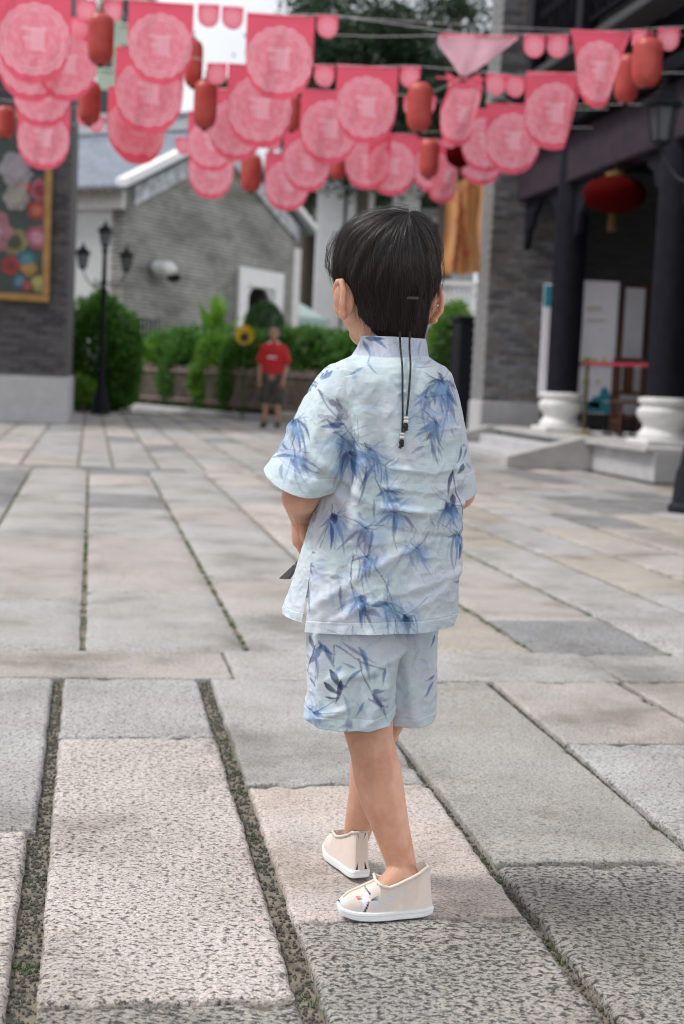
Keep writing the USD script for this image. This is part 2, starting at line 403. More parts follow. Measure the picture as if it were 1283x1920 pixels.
for k in range(len(ks) - 1):
    v = E2
    while v < 33:
        w = rr.uniform(0.9, 1.9)
        a, b = ks[k] + .016, ks[k + 1] - .016
        if b - a > 0.08:
            JOBS.append(([(a, v + .006), (b, v + .006), (b, v + w - .006), (a, v + w - .006)], rr.choice(PAL), 0))
        v += w
G['warmgrey'] = granite('granite_warm_grey', (0.53, 0.50, 0.45), (0.22, 0.22, 0.215), (0.46, 0.44, 0.41), 0.41)
G['rosepale'] = granite('granite_rose_pale', (0.60, 0.53, 0.49), (0.27, 0.26, 0.255), (0.53, 0.50, 0.47), 0.39)
JOBS = [j for j in JOBS if in_view([st(*c) for c in j[0]])]
JOBS.sort(key=lambda j: min(c[1] for c in j[0]))
far = {}
for i, (c, m, near) in enumerate(JOBS):
    r = rr.Random(i) if hasattr(rr, 'Random') else random.Random(i)
    tl = r.uniform(-0.006, 0.006)
    if i < 300:
        if near == 2: mesh = stone(c, 0.0065, i, 0.0024, 0.008, tl, 0.003)
        elif near == 1: mesh = stone(c, 0.03 if c[0][1] < 8 else 0.06, i, 0.003, 0.012, tl, 0.002)
        else: mesh = stone(c, 0.15, i, 0.003, 0.012, tl)
        obj('paving_stone', mesh, G[m], paving, smooth=40)
    else:
        far.setdefault(m, MB()).add(*stone(c, 0.3, i, 0.003, 0.012, tl))
for m, b in far.items():
    obj('distant_paving_stones', b.mesh(), G[m], paving, kind='stuff')

# grit pebbles and moss in the near joints
peb, moss = MB(), MB()
prng = np.random.default_rng(5)
ico = trimesh.creation.icosphere(0)
def scatter(le, re, v0, v1, n, moss_n):
    for k in range(n):
        v = prng.uniform(v0, v1); a, b = le(v), re(v)
        if b - a < 0.008: continue
        r = prng.uniform(0.0012, 0.0038) * (1.6 if prng.random() < .06 else 1)
        p = st(prng.uniform(a + .002, b - .002), v, -0.016 + prng.uniform(0, .003))
        peb.add(ico.vertices * r * prng.uniform(.6, 1.2, 3) + p, ico.faces)
    for k in range(moss_n):
        v = prng.uniform(v0, v1); a, b = le(v), re(v)
        for q in range(24):
            p = st(prng.uniform(a, b), v + prng.normal(0, .012), -0.016)
            d = prng.normal(0, 1, 3); d[2] = abs(d[2]) + 1; d /= np.linalg.norm(d)
            s = np.cross(d, prng.normal(0, 1, 3)); s /= np.linalg.norm(s)
            h = prng.uniform(.006, .016)
            moss.add([p - s * .0012, p + s * .0012, p + d * h], [[0, 1, 2]])
scatter(e0r, e1l, 2.7, S0, 600, 2); scatter(e0r2, e1l, VN + .3, 2.7, 900, 4)
scatter(e1r, e2l, VN + .3, S0, 1300, 9); scatter(e2r, e3l, VN + .3, S0, 1000, 6)
scatter(e3r, e4l, 2.2, S0, 900, 8); scatter(e4r, e5l, 3.2, S0, 400, 6)
for ku in (-0.485, -0.002, 0.524, 1.504, 1.99):
    scatter(const(ku - .01), const(ku + .01), S1, 12, 0, 60)
PEB = mat('pebble_grit', {'g': ('geometry', {}), 'r': ('rgb_ramp', {'ramp': [(0, (0.07, 0.065, 0.055)), (.5, (.19, .17, .135)), (.85, (.34, .31, .26)), (1, (.38, .22, .15))]}), 'p': ('principled_bsdf', {'roughness': .8})},
          [('g.random_per_island', 'r.fac'), ('r.color', 'p.base_color')])
tag(obj('joint_pebbles', peb.mesh(), PEB), 'tiny pebbles and grit lying in the joints between near paving stones', 'gravel', kind='stuff')
tag(obj('joint_moss', moss.mesh(), LEAF['bush']), 'green moss tufts growing in the paving joints', 'moss', kind='stuff')

# ------------------------------------------------------------------ brickwork helper
def brick_wall(parent, o, eu, en, width, z0, z1, mats, joint=0.008, bl=0.235, bh=0.058, limit=300, seed=1, skip=None):
    """brick pieces on a face: o = lower left corner, eu along the face, en outward normal"""
    r = random.Random(seed); ez = np.array([0, 0, 1.0]); cnt = 0; rest = {}
    ax = np.array([eu, -np.asarray(en), ez])
    z, row = z0, 0
    while z + bh <= z1:
        x = -0.5 * bl if row % 2 else 0.0
        while x < width - 0.01:
            a, b = max(0, x), min(width, x + bl - joint)
            if b - a > 0.03 and not (skip and skip((a + b) / 2, z)):
                pr = r.uniform(0.001, 0.006); d = 0.03
                c = np.asarray(o) + np.asarray(eu) * ((a + b) / 2) + np.asarray(en) * (pr + 0.004 - d / 2) + ez * (z + bh / 2 - o[2] * 0)
                m = r.choice(mats); mb = MB().box(c, (b - a, d, bh), ax)
                if cnt < limit: obj('brick', mb.mesh(), m, parent); cnt += 1
                else: rest.setdefault(m, MB()).add(*mb.mesh())
            x += bl
        z += bh + joint; row += 1
    for m, b in rest.items(): obj('upper_bricks', b.mesh(), m, parent, kind='stuff')

# ------------------------------------------------------------------ left brick building with framed mural
LC = np.array(to_st(np.array([-4.40, 22.2, 0])))            # its corner in the street frame
lb = thing('brick_building', 'dark grey brick building with stone plinth at the left edge', 'building')
cu, cv = LC
m = MB(); m.box(st(cu - 3.0, cv + 4.0, 3.9), (6.0, 8.0, 7.8), [UH, VH, (0, 0, 1)]); obj('wall_core', m.mesh(), DMORTAR, lb)
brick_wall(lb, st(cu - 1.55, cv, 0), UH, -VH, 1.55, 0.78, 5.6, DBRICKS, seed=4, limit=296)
m = MB()
for k in range(74):
    z = 0.78 + k * .066
    for j in range(31):
        m.box(st(cu + .006, cv + .12 + j * .25 + (.125 if k % 2 else 0), z + .03), (.02, .24, .058), [UH, VH, (0, 0, 1)])
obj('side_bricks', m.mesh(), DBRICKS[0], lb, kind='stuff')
m = MB(); m.box(st(cu - 3.0 + .03, cv + 4.0 - .03, 0.36), (6.0 + .06, 8.0 + .10, 0.74), [UH, VH, (0, 0, 1)], bevel=.02); obj('plinth', m.mesh(), STONE, lb)
m = MB(); m.box(st(cu - .09, cv - .012, 4.4), (.16, .03, 6.6), [UH, VH, (0, 0, 1)])
fm = thing('framed_mural', 'gold framed flower mural hanging on the dark brick wall', 'mural')
mx0, mx1, mz0, mz1 = cu - 2.3, cu - 0.29, 1.98, 4.6
yv = cv - .06
m = MB(); m.box(st((mx0 + mx1) / 2, yv, (mz0 + mz1) / 2), (mx1 - mx0, .05, mz1 - mz0), [UH, VH, (0, 0, 1)])
obj('panel', m.mesh(), plain('mural_green', (0.03, 0.045, 0.04), .5, var=.35, scale=2), fm)
GOLD = plain('gold_frame', (0.30, 0.165, 0.05), .45, metallic=.3, var=.2, scale=6)
for (a, b, c, d) in ((mx1 - .09, mx1 + .02, mz0, mz1), (mx0, mx1 + .02, mz0 - .11, mz0 - .001), (mx0, mx1 + .02, mz1 + .001, mz1 + .11)):
    m = MB(); m.box(st((a + b) / 2, yv - .03, (c + d) / 2), (b - a, .07, d - c), [UH, VH, (0, 0, 1)], bevel=.015)
    obj('frame_bar', m.mesh(), GOLD, fm)
def petal_disc(uc, zc, rad, n, depth, wob=.18, seed=0):
    an = np.linspace(0, 2 * np.pi, 60, endpoint=False)
    r = rad * (1 - wob + wob * np.abs(np.cos(an * n / 2)))
    poly = Polygon(np.stack([r * np.cos(an), r * np.sin(an)], -1))
    return MB().prism(poly, st(uc, yv - .026 - depth, zc), UH, (0, 0, 1), -VH * -1, depth)
fl = [(cu - .47, 2.84, .145, 9, (.55, .13, .22), (.72, .35, .45)), (cu - .49, 3.25, .12, 5, (.45, .04, .04), (.6, .2, .1)), (cu - .44, 3.56, .14, 7, (.50, .12, .18), (.35, .03, .06)),
      (cu - .70, 3.59, .11, 5, (.5, .05, .04), (.6, .3, .2)), (cu - .80, 3.85, .22, 6, (.42, .38, .42), (.5, .45, .5)), (cu - .81, 2.76, .17, 6, (.36, .30, .12), (.08, .08, .05)),
      (cu - .63, 2.50, .13, 5, (.05, .17, .22), (.1, .3, .35)), (cu - .86, 2.40, .12, 5, (.45, .05, .04), (.3, .03, .05)), (cu - .58, 2.37, .10, 4, (.55, .28, .08), (.6, .35, .1)),
      (cu - .43, 2.15, .105, 12, (.45, .42, .10), (.52, .5, .2)), (cu - .72, 2.17, .08, 6, (.07, .2, .33), (.15, .3, .4)), (cu - .80, 3.42, .16, 6, (.42, .40, .38), (.5, .48, .4)),
      (cu - .60, 2.10, .07, 5, (.38, .05, .05), (.5, .1, .1)), (cu - .50, 3.95, .12, 6, (.03, .03, .05), (.1, .1, .12)), (cu - 1.2, 2.9, .3, 8, (.5, .2, .25), (.6, .4, .4)), (cu - 1.4, 3.7, .25, 6, (.42, .38, .42), (.5, .1, .1))]
for i, (a, z, r_, n, c1, c2) in enumerate(fl):
    f = obj('painted_flower', petal_disc(a, z, r_ * 1.25, n, .003 + .001 * i).mesh(), plain('mural_flower_%d' % i, np.array(c1) * .55, .6, var=.25, scale=8), fm)
    obj('flower_heart', petal_disc(a, z, r_ * .7, n + 2, .010 + .001 * i).mesh(), plain('mural_heart_%d' % i, np.array(c2) * .55, .6, var=.2, scale=8), f)

# ------------------------------------------------------------------ triple lamp posts
def lamp_post(loc, rot, label, arm=0.42):
    t = thing('street_lamp', label, 'street lamp', loc, rot, 'black triple lamp posts')
    m = MB(); m.lathe([(.19, 0), (.19, .05), (.165, .07), (.145, .30), (.12, .36), (.105, .48), (.075, .56), (.065, .62)], sides=8); obj('base', m.mesh(), BLACKM, t, smooth=25)
    m = MB(); m.lathe([(.062, .62), (.052, 2.3), (.05, 2.35), (.075, 2.37), (.075, 2.43), (.05, 2.46), (.042, 3.14), (.06, 3.16), (.07, 3.2), (.03, 3.24)], sides=16); obj('post', m.mesh(), BLACKM, t, smooth=30)
    for s in (-1, 1):
        m = MB(); a = np.linspace(0, 1, 14)
        m.tube(np.stack([s * arm * a, 0 * a, 2.62 + .17 * np.sin(a * np.pi) * -1 + .14 * a ** 3 + .03], -1), .014, 6)
        b = np.linspace(0, 1.6 * np.pi, 18)
        m.tube(np.stack([s * (.15 + .06 * np.cos(b) * (1 - b / 7)), 0 * b, 2.58 + .06 * np.sin(b) * (1 - b / 7)], -1), .009, 5)
        obj('arm', m.mesh(), BLACKM, t, smooth=40)
    for x, z in ((-arm, 2.79), (arm, 2.79), (0, 3.24)):
        m = MB()
        m.lathe([(.03, z), (.055, z + .02), (.075, z + .035), (.078, z + .05)], (x, 0, 0), 6)
        for k in range(6):
            an = k * np.pi / 3
            m.tube([(x + .076 * np.cos(an), .076 * np.sin(an), z + .05), (x + .118 * np.cos(an), .118 * np.sin(an), z + .30)], .007, 4)
        m.lathe([(.124, z + .30), (.165, z + .315), (.165, z + .33), (.10, z + .39), (.055, z + .425), (.04, z + .44), (.045, z + .455), (.02, z + .48), (.022, z + .50), (.004, z + .54)], (x, 0, 0), 6)
        l = obj('lantern', m.mesh(), BLACKM, t, smooth=25)
        m = MB(); m.lathe([(.068, z + .05), (.108, z + .298)], (x, 0, 0), 6); obj('lantern_glass', m.mesh(), GLASSY, l)
    return t
GLASSY = mat('lamp_glass', {'t': ('transparent_bsdf', {'color': (.5, .52, .54)}), 'd': ('principled_bsdf', {'base_color': (.12, .13, .14), 'roughness': .25}), 'm': ('mix_closure', {'fac': .35})},
             [('t.BSDF', 'm.closure1'), ('d.BSDF', 'm.closure2')], surface='m.closure')
p = gp(188, 777); lamp_post((p[0], p[1], 0), math.radians(12), 'black triple lamp post beside the big bush at left')
lamp_post((2.66, 10.75, 0), math.radians(-58), 'black triple lamp post at the right edge in front of the porch', .60)

# ------------------------------------------------------------------ right building: brick end wall, platform, porch
SSTONE = plain('step_stone', (.36, .355, .345), .8, var=.2, scale=4, bump=.003, bscale=90)
EZ = np.array([0, 0, 1.0]); SAX = [UH, VH, EZ]
rb = thing('porch_building', 'grey brick hall with dark timber porch and upper lattice balcony', 'building')
wu, wv = 5.55, 19.85                                       # left corner of the end wall that faces the camera
m = MB(); m.box(st(wu + .55, wv + .33, 4.0), (1.10, .6, 8.0), SAX); obj('wall_core', m.mesh(), MORTAR, rb)
brick_wall(rb, st(wu, wv, 0), UH, -VH, 1.1, 0.68, 7.6, BRICKS, seed=9, limit=298)
m = MB()
for k in range(100):
    for j in range(2): m.box(st(wu - .004, wv + .16 + j * .26 + (.1 if k % 2 else 0), .68 + .066 * k + .03), (.02, .22, .058), SAX)
obj('side_bricks', m.mesh(), BRICKS[0], rb, kind='stuff')
m = MB(); m.box(st(wu + .55, wv + .30, .34), (1.16, .66, .675), SAX, bevel=.015); obj('plinth', m.mesh(), STONE, rb)
# inner wall that closes the porch behind the pillar, ceiling and rear wall
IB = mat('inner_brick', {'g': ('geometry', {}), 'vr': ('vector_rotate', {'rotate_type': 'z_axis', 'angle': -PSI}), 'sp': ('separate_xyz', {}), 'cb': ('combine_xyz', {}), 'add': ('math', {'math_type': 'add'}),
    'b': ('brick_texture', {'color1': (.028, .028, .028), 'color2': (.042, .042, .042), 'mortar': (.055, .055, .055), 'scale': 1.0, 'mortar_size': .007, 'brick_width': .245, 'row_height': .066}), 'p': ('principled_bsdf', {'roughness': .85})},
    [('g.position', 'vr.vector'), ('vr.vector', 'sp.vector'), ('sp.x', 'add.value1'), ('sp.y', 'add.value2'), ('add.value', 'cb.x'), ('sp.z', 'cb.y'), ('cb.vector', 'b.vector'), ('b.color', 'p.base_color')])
m = MB()
m.box(st(wu + 1.1 + 3.5, wv + .45, 4.0), (7.0, .3, 8.0), SAX)                    # far end wall of the porch
m.box(st(9.2, 15.0, 4.0), (.3, 9.4, 8.0), SAX)                                   # hall front inside the porch
m.box(st(7.2, 10.15, 2.2), (3.7, .3, 3.6), SAX)
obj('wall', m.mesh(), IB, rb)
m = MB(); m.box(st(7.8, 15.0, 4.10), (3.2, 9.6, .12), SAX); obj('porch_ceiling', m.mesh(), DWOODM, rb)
pl = MB()
pl.box(st(7.5, 16.45, .16), (3.9, 6.1, .32), SAX, bevel=.01)
obj('platform', pl.mesh(), STONE, rb)
pv = 0
for k, (a, b) in enumerate(((13.40, 14.75), (14.76, 16.1), (16.11, 17.5), (17.51, 18.7), (18.71, 19.5))):
    m = MB(); m.box(st(5.72, (a + b) / 2, .322), (.55, b - a - .012, .045), SAX, bevel=.008); obj('platform_edge_stone', m.mesh(), SSTONE, rb)
for k, (du, z) in enumerate(((.62, .12), (.30, .24))):
    m = MB(); m.box(st(5.54 - du / 2, 17.15, z / 2), (du, 3.3, z), SAX, bevel=.012); obj('step', m.mesh(), STONE, rb)
for vv in (15.32, 18.98):
    m = MB(); poly = Polygon([(0, 0), (.98, 0), (.98, .352), (.86, .352), (0, .12)])
    m.prism(poly, st(5.54 - .98, vv - .15, .002), UH, EZ, VH, .3); obj('stair_cheek', m.mesh(), SSTONE, rb)
for i, cvv in enumerate((14.35, 17.75)):
    cu_ = 6.02
    m = MB(); m.box(st(cu_, cvv, .375), (.60, .60, .06), SAX, bevel=.01)
    m.lathe([(.27, .405), (.275, .45), (.25, .48), (.22, .52), (.225, .57), (.27, .62), (.29, .66), (.29, .71), (.265, .735), (.245, .75), (.245, .77), (.275, .785), (.285, .815), (.275, .84), (.21, .85)], st(cu_, cvv), 40)
    obj('column_base', m.mesh(), WSTONE, rb, smooth=35)
    m = MB(); m.lathe([(.205, .85), (.21, 1.7), (.205, 2.9), (.185, 4.1)], st(cu_, cvv), 36); obj('column', m.mesh(), DWOOD, rb, smooth=35)
# main beam, brackets, eave and upper floor
m = MB(); m.box(st(6.02, 14.6, 3.82), (.30, 10.3, .62), SAX, bevel=.02); obj('main_beam', m.mesh(), PWOOD, rb)
m = MB(); m.box(st(5.90, 14.6, 4.23), (.4, 10.3, .18), SAX, bevel=.02); obj('upper_beam', m.mesh(), DWOODM, rb)
for vv, s in ((19.62, -1), (17.5, -1), (18.0, 1), (14.1, -1), (14.6, 1)):
    m = MB(); poly = Polygon([(0, 0), (.62, 0), (.52, -.14), (.36, -.2), (.30, -.36), (.16, -.42), (.12, -.62), (0, -.68)])
    m.prism(poly, st(5.97, vv, 3.505), VH * s, EZ, UH, .08); obj('bracket', m.mesh(), DWOOD, rb)
m = MB(); m.box(st(7.6, 14.6, 4.72), (3.6, 10.4, .22), SAX, bevel=.02); obj('upper_floor', m.mesh(), DWOODM, rb)
m = MB(); m.box(st(5.60, 14.7, 4.86), (.36, 10.2, .10), SAX, bevel=.01); obj('eave_board', m.mesh(), plain('weathered_board', (.05, .05, .055), .7, spec=.2), rb)
for k in range(5):
    vv = 18.9 - k * 2.0
    m = MB(); m.box(st(5.78, vv, 6.3), (.22, .22, 2.9), SAX, bevel=.015); obj('upper_post', m.mesh(), DWOOD, rb)
    for j in range(4):
        mm = MB(); r0, r1 = vv - 1.85, vv - .15
        z0, z1 = 5.3 + j * .56, 5.3 + j * .56 + .5
        mm.box(st(5.78, (r0 + r1) / 2, z0), (.06, r1 - r0, .05), SAX); mm.box(st(5.78, (r0 + r1) / 2, z1), (.06, r1 - r0, .05), SAX)
        n = 8
        for q in range(n + 1):
            a = r0 + (r1 - r0) * q / n
            mm.box(st(5.78, a, (z0 + z1) / 2), (.05, .035, z1 - z0 - .052), SAX)
            if q < n:
                d = np.array([0, (r1 - r0) / n, z1 - z0]); 
                e = VH * d[1] + EZ * d[2] * (1 if q % 2 else -1); L = np.linalg.norm(e); e = e / L; f = np.cross(UH, e)
                mm.box(st(5.783, a + d[1] / 2, (z0 + z1) / 2), (.036, L - .07, .03), [UH, e, f])
        obj('lattice_panel', mm.mesh(), DWOODM, rb)
m = MB(); m.box(st(6.7, 14.2, 6.6), (.2, 10.5, 3.5), SAX); obj('upper_wall', m.mesh(), DARKW, rb)
m = MB(); m.box(st(7.5, 14.6, 8.35), (5.0, 11.0, .3), SAX); obj('roof', m.mesh(), DARKW, rb)

# ------------------------------------------------------------------ objects in the porch
RED = plain('lantern_red', (0.05, 0.001, 0.0012), .8, var=.15, spec=.03)
GOLDC = plain('gold_cloth', (0.12, 0.07, 0.012), .6, var=.2)
def at_uv(px_, py_, z): return to_st(gp(px_, py_, z))
q = at(1152, 365, 16.8)
t = thing('palace_lantern', 'large round dim red lantern with yellow tassel hanging inside the dark porch', 'lantern', q, 0)
m = MB(); pr = [(.10, .21)] + [(.36 * math.cos(a) ** .6, .19 * math.sin(a)) for a in np.linspace(1.1, -1.1, 15)] + [(.10, -.21)]
m.lathe(pr, (0, 0, 0), 32)
obj('body', m.mesh(), RED, t, smooth=50)
m = MB(); m.lathe([(.11, .2), (.11, .25), (.03, .27)], sides=20); m.tube([(0, 0, .26), (0, 0, .75)], .006, 5); obj('cap', m.mesh(), GOLDC, t)
m = MB()
for k in range(40):
    a = k * 2.4; r = .045 * math.sqrt((k + .5) / 40); m.tube([(r * math.cos(a), r * math.sin(a), -.2), (r * 1.2 * math.cos(a), r * 1.2 * math.sin(a), -.42)], .004, 3)
obj('tassel', m.mesh(), GOLDC, t)
pass

def board(name, label, cat, px0, px1, pyb, pyt, Y, mats, art):
    a, b = at(px0, pyb, Y), at(px1, pyb, Y); top = at((px0 + px1) / 2, pyt, Y)
    ex = b - a; ex[2] = 0; w = np.linalg.norm(ex); ex /= w; en = np.cross(EZ, ex) * -1
    t = thing(name, label, cat, (a + b) / 2 * np.array([1, 1, 0]) + np.array([0, 0, .325]))
    h = top[2] - .325 - (a[2] - .325)
    z0 = (a[2] + b[2]) / 2 - .325
    ax = [ex, np.cross(EZ, ex), EZ]
    m = MB(); m.box((0, 0, z0 + h / 2), (w, .03, h), ax, bevel=.006); obj('panel', m.mesh(), mats[0], t)
    m = MB()
    for s in (-1, 1):
        m.box(ex * s * (w / 2 - .06) , (.05, .34, .03), ax); m.box(ex * s * (w / 2 - .06) + EZ * (z0 / 2 + .02), (.03, .03, max(.04, z0)), ax)
    obj('foot', m.mesh(), BLACKM, t)
    for i, (kind, u0, v0, u1, v1, mm) in enumerate(art):
        if kind == 'r': poly = sbox(u0 * w, v0 * h, u1 * w, v1 * h)
        else:
            an = np.linspace(0, 2 * np.pi, 26, endpoint=False); rr_ = u1 * w * (1 + .25 * np.sin(an * 3 + i))
            poly = Polygon(np.stack([u0 * w + rr_ * np.cos(an), v0 * h + rr_ * np.sin(an)], -1)).intersection(sbox(.01 * w, .01 * h, .99 * w, .99 * h))
        m = MB(); m.prism(poly, -ex * w / 2 + EZ * z0 - np.cross(EZ, ex) * (.0155 + .003), ex, EZ, np.cross(EZ, ex), .003); obj('printed_shape', m.mesh(), mm, t)
    return t
PANELW = plain('panel_white', (0.78, 0.78, 0.84), .5, var=.04); PANELD = plain('panel_grey', (.42, .43, .46), .4, var=.05)
LIME = plain('print_lime', (.46, .50, .10), .6, var=.1); TEAL = plain('print_teal', (.02, .22, .30), .6, var=.15); PALE = plain('print_pale', (.55, .56, .48), .6)
board('display_board', 'white display board with lime figures and a teal foot between the porch columns', 'display board', 1072, 1147, 775, 528, 18.9, (PANELW,),
      [('c', .25, .40, .07, 0, LIME), ('c', .48, .405, .06, 0, LIME), ('c', .72, .41, .06, 0, LIME), ('r', .1, .36, .9, .385, PALE), ('r', .2, .78, .6, .81, PALE), ('r', .2, .70, .7, .715, PALE),
       ('c', .3, .235, .08, 0, LIME), ('c', .6, .245, .05, 0, LIME), ('r', .01, .01, .99, .09, TEAL), ('c', .80, .14, .17, 0, TEAL), ('c', .55, .08, .14, 0, TEAL), ('c', .62, .63, .02, 0, TEAL)])
board('display_board', 'narrow grey display board standing right of the white one in the porch', 'display board', 1160, 1196, 778, 540, 18.7, (PANELD,),
      [('c', .35, .42, .10, 0, LIME), ('c', .65, .43, .09, 0, LIME), ('c', .5, .22, .12, 0, LIME), ('r', .1, .36, .9, .385, PALE)])
board('banner_stand', 'slim roll-up banner with teal top against the brick wall beside the left column', 'banner', 1009, 1027, 745, 532, 19.0, (PANELW,),
      [('r', .02, .80, .98, .99, TEAL)])
# chair
CW = plain('chair_wood', (0.06, 0.02, 0.008), .45, var=.25, scale=12)
p0 = at(1178, 800, 18.2)
ch = thing('wooden_chair', 'brown wooden chair on the porch in front of the narrow display board', 'chair', (p0[0] + .02, 18.2, .322), -PSI + .3)
m = MB(); m.box((0, 0, .45), (.44, .44, .035), bevel=.01); obj('seat', m.mesh(), CW, ch)
for x in (-.19, .19):
    for y in (-.19, .19):
        m = MB(); m.box((x, y, .216 if y < 0 else .50), (.04, .04, .43 if y < 0 else 1.0), bevel=.006); obj('leg', m.mesh(), CW, ch)
m = MB(); m.box((0, .19, .96), (.338, .03, .1), bevel=.006); m.box((0, .19, .74), (.14, .018, .338)); m.box((0, .19, .56), (.338, .03, .05)); obj('backrest', m.mesh(), CW, ch)
m = MB()
for x in (-.19, .19): m.box((x, 0, .2), (.025, .338, .03))
m.box((0, -.19, .26), (.338, .025, .03)); obj('stretcher', m.mesh(), CW, ch)
# timber screen behind the chair
q = at(1205, 640, 19.4)
sc = thing('wooden_screen', 'carved brown wooden screen in the dark of the porch behind the chair', 'screen', (q[0], 19.4, .322), .15)
for x in (-.3, .3):
    m = MB(); m.box((x, 0, 1.02), (.05, .05, 2.04)); obj('post', m.mesh(), CW, sc)
for z in (.15, .75, 1.35, 1.98):
    m = MB(); m.box((0, 0, z), (.548, .04, .06)); obj('rail', m.mesh(), CW, sc)
for z in (.45, 1.05, 1.66):
    m = MB()
    for k in range(6): m.box((-.23 + k * .092, 0, z), (.025, .02, .535))
    obj('lattice', m.mesh(), CW, sc)
# rope barrier
sp = at(1095, 803, 18.3)
def stanchion(loc, label):
    t = thing('barrier_post', label, 'barrier post', (loc[0], loc[1], .322), 0, 'brass belt barrier posts')
    m = MB(); m.lathe([(.15, 0), (.15, .015), (.12, .03), (.03, .045)], sides=28); obj('base', m.mesh(), BRASS, t, smooth=30)
    m = MB(); m.lathe([(.024, .04), (.024, .86)], sides=18); obj('pole', m.mesh(), BRASSD, t, smooth=30)
    m = MB(); m.lathe([(.032, .86), (.034, .96), (.028, .985), (.01, .99)], sides=18); obj('head', m.mesh(), BRASSD, t, smooth=30)
BRASS = plain('brass', (.42, .30, .08), .35, metallic=.8, var=.1); BRASSD = plain('brass_dull', (.10, .085, .05), .45, metallic=.5, var=.15)
stanchion((sp[0], sp[1]), 'brass barrier post with a red belt, in front of the white display board')
BELT = plain('belt_red', (.24, .01, .035), .8)
a, b, c = at(1062, 682, 18.9), at(1095, 684, 18.3), at(1222, 690, 17.4)
bt = thing('barrier_belt', 'red belt stretched between the barrier posts across the porch', 'barrier belt')
for p_, q_ in ((a, b), (b, c)):
    p_, q_ = p_.copy(), q_.copy(); p_[2] = q_[2] = 1.235
    d = q_ - p_; L = np.linalg.norm(d); e = d / L
    m = MB(); m.box((p_ + q_) / 2, (L - .07, .005, .045), [e, np.cross(EZ, e), EZ]); obj('belt_span', m.mesh(), BELT, bt)

# ------------------------------------------------------------------ orange silk banner beside the brick pillar
def cloth_strip(px_l, px_r, py_t, py_b, Y, seed, amp=.06):
    a, b = at(px_l, py_t, Y), at(px_r, py_t, Y); zt, zb = a[2], at(px_l, py_b, Y)[2]
    nu, nv = 40, 60
    s, t = np.meshgrid(np.linspace(0, 1, nu), np.linspace(0, 1, nv), indexing='ij')
    P = a + (b - a) * s[..., None]; P[..., 2] = zt + (zb - zt) * t + (s - .5) * .04
    tt = 0.35 + .65 * t
    P[..., 1] += amp * tt * (np.sin(s * 9 + 2.2 * t + seed) + .6 * np.sin(s * 17 - 3 * t + seed * 2)); P[..., 0] += .03 * tt * np.sin(t * 4 + s * 3)
    V = P.reshape(-1, 3); return V, grid_faces(nu, nv), s.ravel(), t.ravel()
V, F, s_, t_ = cloth_strip(838, 908, 335, 512, 20.3, .6, .13)
base = np.array([.50, .235, .085]); C = np.tile(base, (len(V), 1)) * (0.85 + .3 * meshkit.fbm(np.stack([s_ * 5, t_ * 4, 0 * s_], -1), 3))[:, None]
rngb = np.random.default_rng(3)
for k in range(16):
    cx, cy, r = .45 + rngb.normal(0, .12), .05 + .9 * k / 16, rngb.uniform(.05, .10)
    d = np.hypot((s_ - cx), (t_ - cy) * 2.4); w = np.clip(1.3 - d / r, 0, 1)[:, None] * .8
    C = C * (1 - w) + w * np.array([.45, .05, .03])
PRINT = mat('printed_cloth', {'a': ('attribute', {'attribute': 'print'}), 'p': ('principled_bsdf', {'roughness': .55, 'sheen_weight': .2}), 't': ('translucent_bsdf', {}), 'm': ('mix_closure', {'fac': .3})},
            [('a.color', 'p.base_color'), ('a.color', 't.color'), ('p.BSDF', 'm.closure1'), ('t.BSDF', 'm.closure2')], surface='m.closure')
sb = thing('silk_banner', 'orange silk banner with red marks hanging beside the brick pillar', 'banner')
obj('cloth', (V, F), PRINT, sb, smooth=True, color=C)
e = at(838, 335, 20.3), at(908, 335, 20.3)
m = MB(); m.tube([e[0] - np.array([.05, 0, -.01]), e[1] + np.array([.12, .02, .01])], .018, 8); obj('rod', m.mesh(), DWOOD, sb)

# ------------------------------------------------------------------ brick gable house at left rear
C0 = at(236, 352, 36.0); ze = C0[2]; C0 = C0 * np.array([1, 1, 0])
gd = np.array([.455, .89, 0]); gd /= np.linalg.norm(gd); hd = np.array([-gd[1], gd[0], 0]); GL, HL = 9.0, 11.0
gn = np.cross(gd, EZ)                                                 # outward normal of the gable
apex = ze + .44 * GL / 2
def hp(a, b, z): return C0 + gd * a + hd * b + EZ * z
gh = thing('gable_house', 'grey brick house with tiled roof and white decorated gable eaves behind the hedge', 'house')
FARB = mat('far_brick', {'g': ('geometry', {}), 'sp': ('separate_xyz', {}), 'cb': ('combine_xyz', {}), 'm': ('math', {'math_type': 'multiply', 'value2': 1.12}),
    'b': ('brick_texture', {'color1': (.125, .125, .12), 'color2': (.21, .21, .20), 'mortar': (.36, .36, .345), 'scale': 1.0, 'mortar_size': .013, 'brick_width': .30, 'row_height': .10}),
    'n': ('noise_texture', {'scale': .55, 'detail': 5.0, 'roughness': .6}), 'mpn': ('mapping', {'scale': (1.0, 1.0, 2.6)}), 'r': ('rgb_ramp', {'ramp': [(.38, (.62, .62, .61)), (.52, (1.0, 1.0, .99)), (.66, (1.22, 1.21, 1.19))]}), 'x': ('mix', {'mix_type': 'multiply', 'fac': 1.0}), 'p': ('principled_bsdf', {'roughness': .9})},
    [('g.position', 'sp.vector'), ('sp.y', 'm.value1'), ('m.value', 'cb.x'), ('sp.z', 'cb.y'), ('cb.vector', 'b.vector'), ('g.position', 'mpn.vector'), ('mpn.vector', 'n.vector'), ('n.fac', 'r.fac'), ('b.color', 'x.color1'), ('r.color', 'x.color2'), ('x.color', 'p.base_color')])
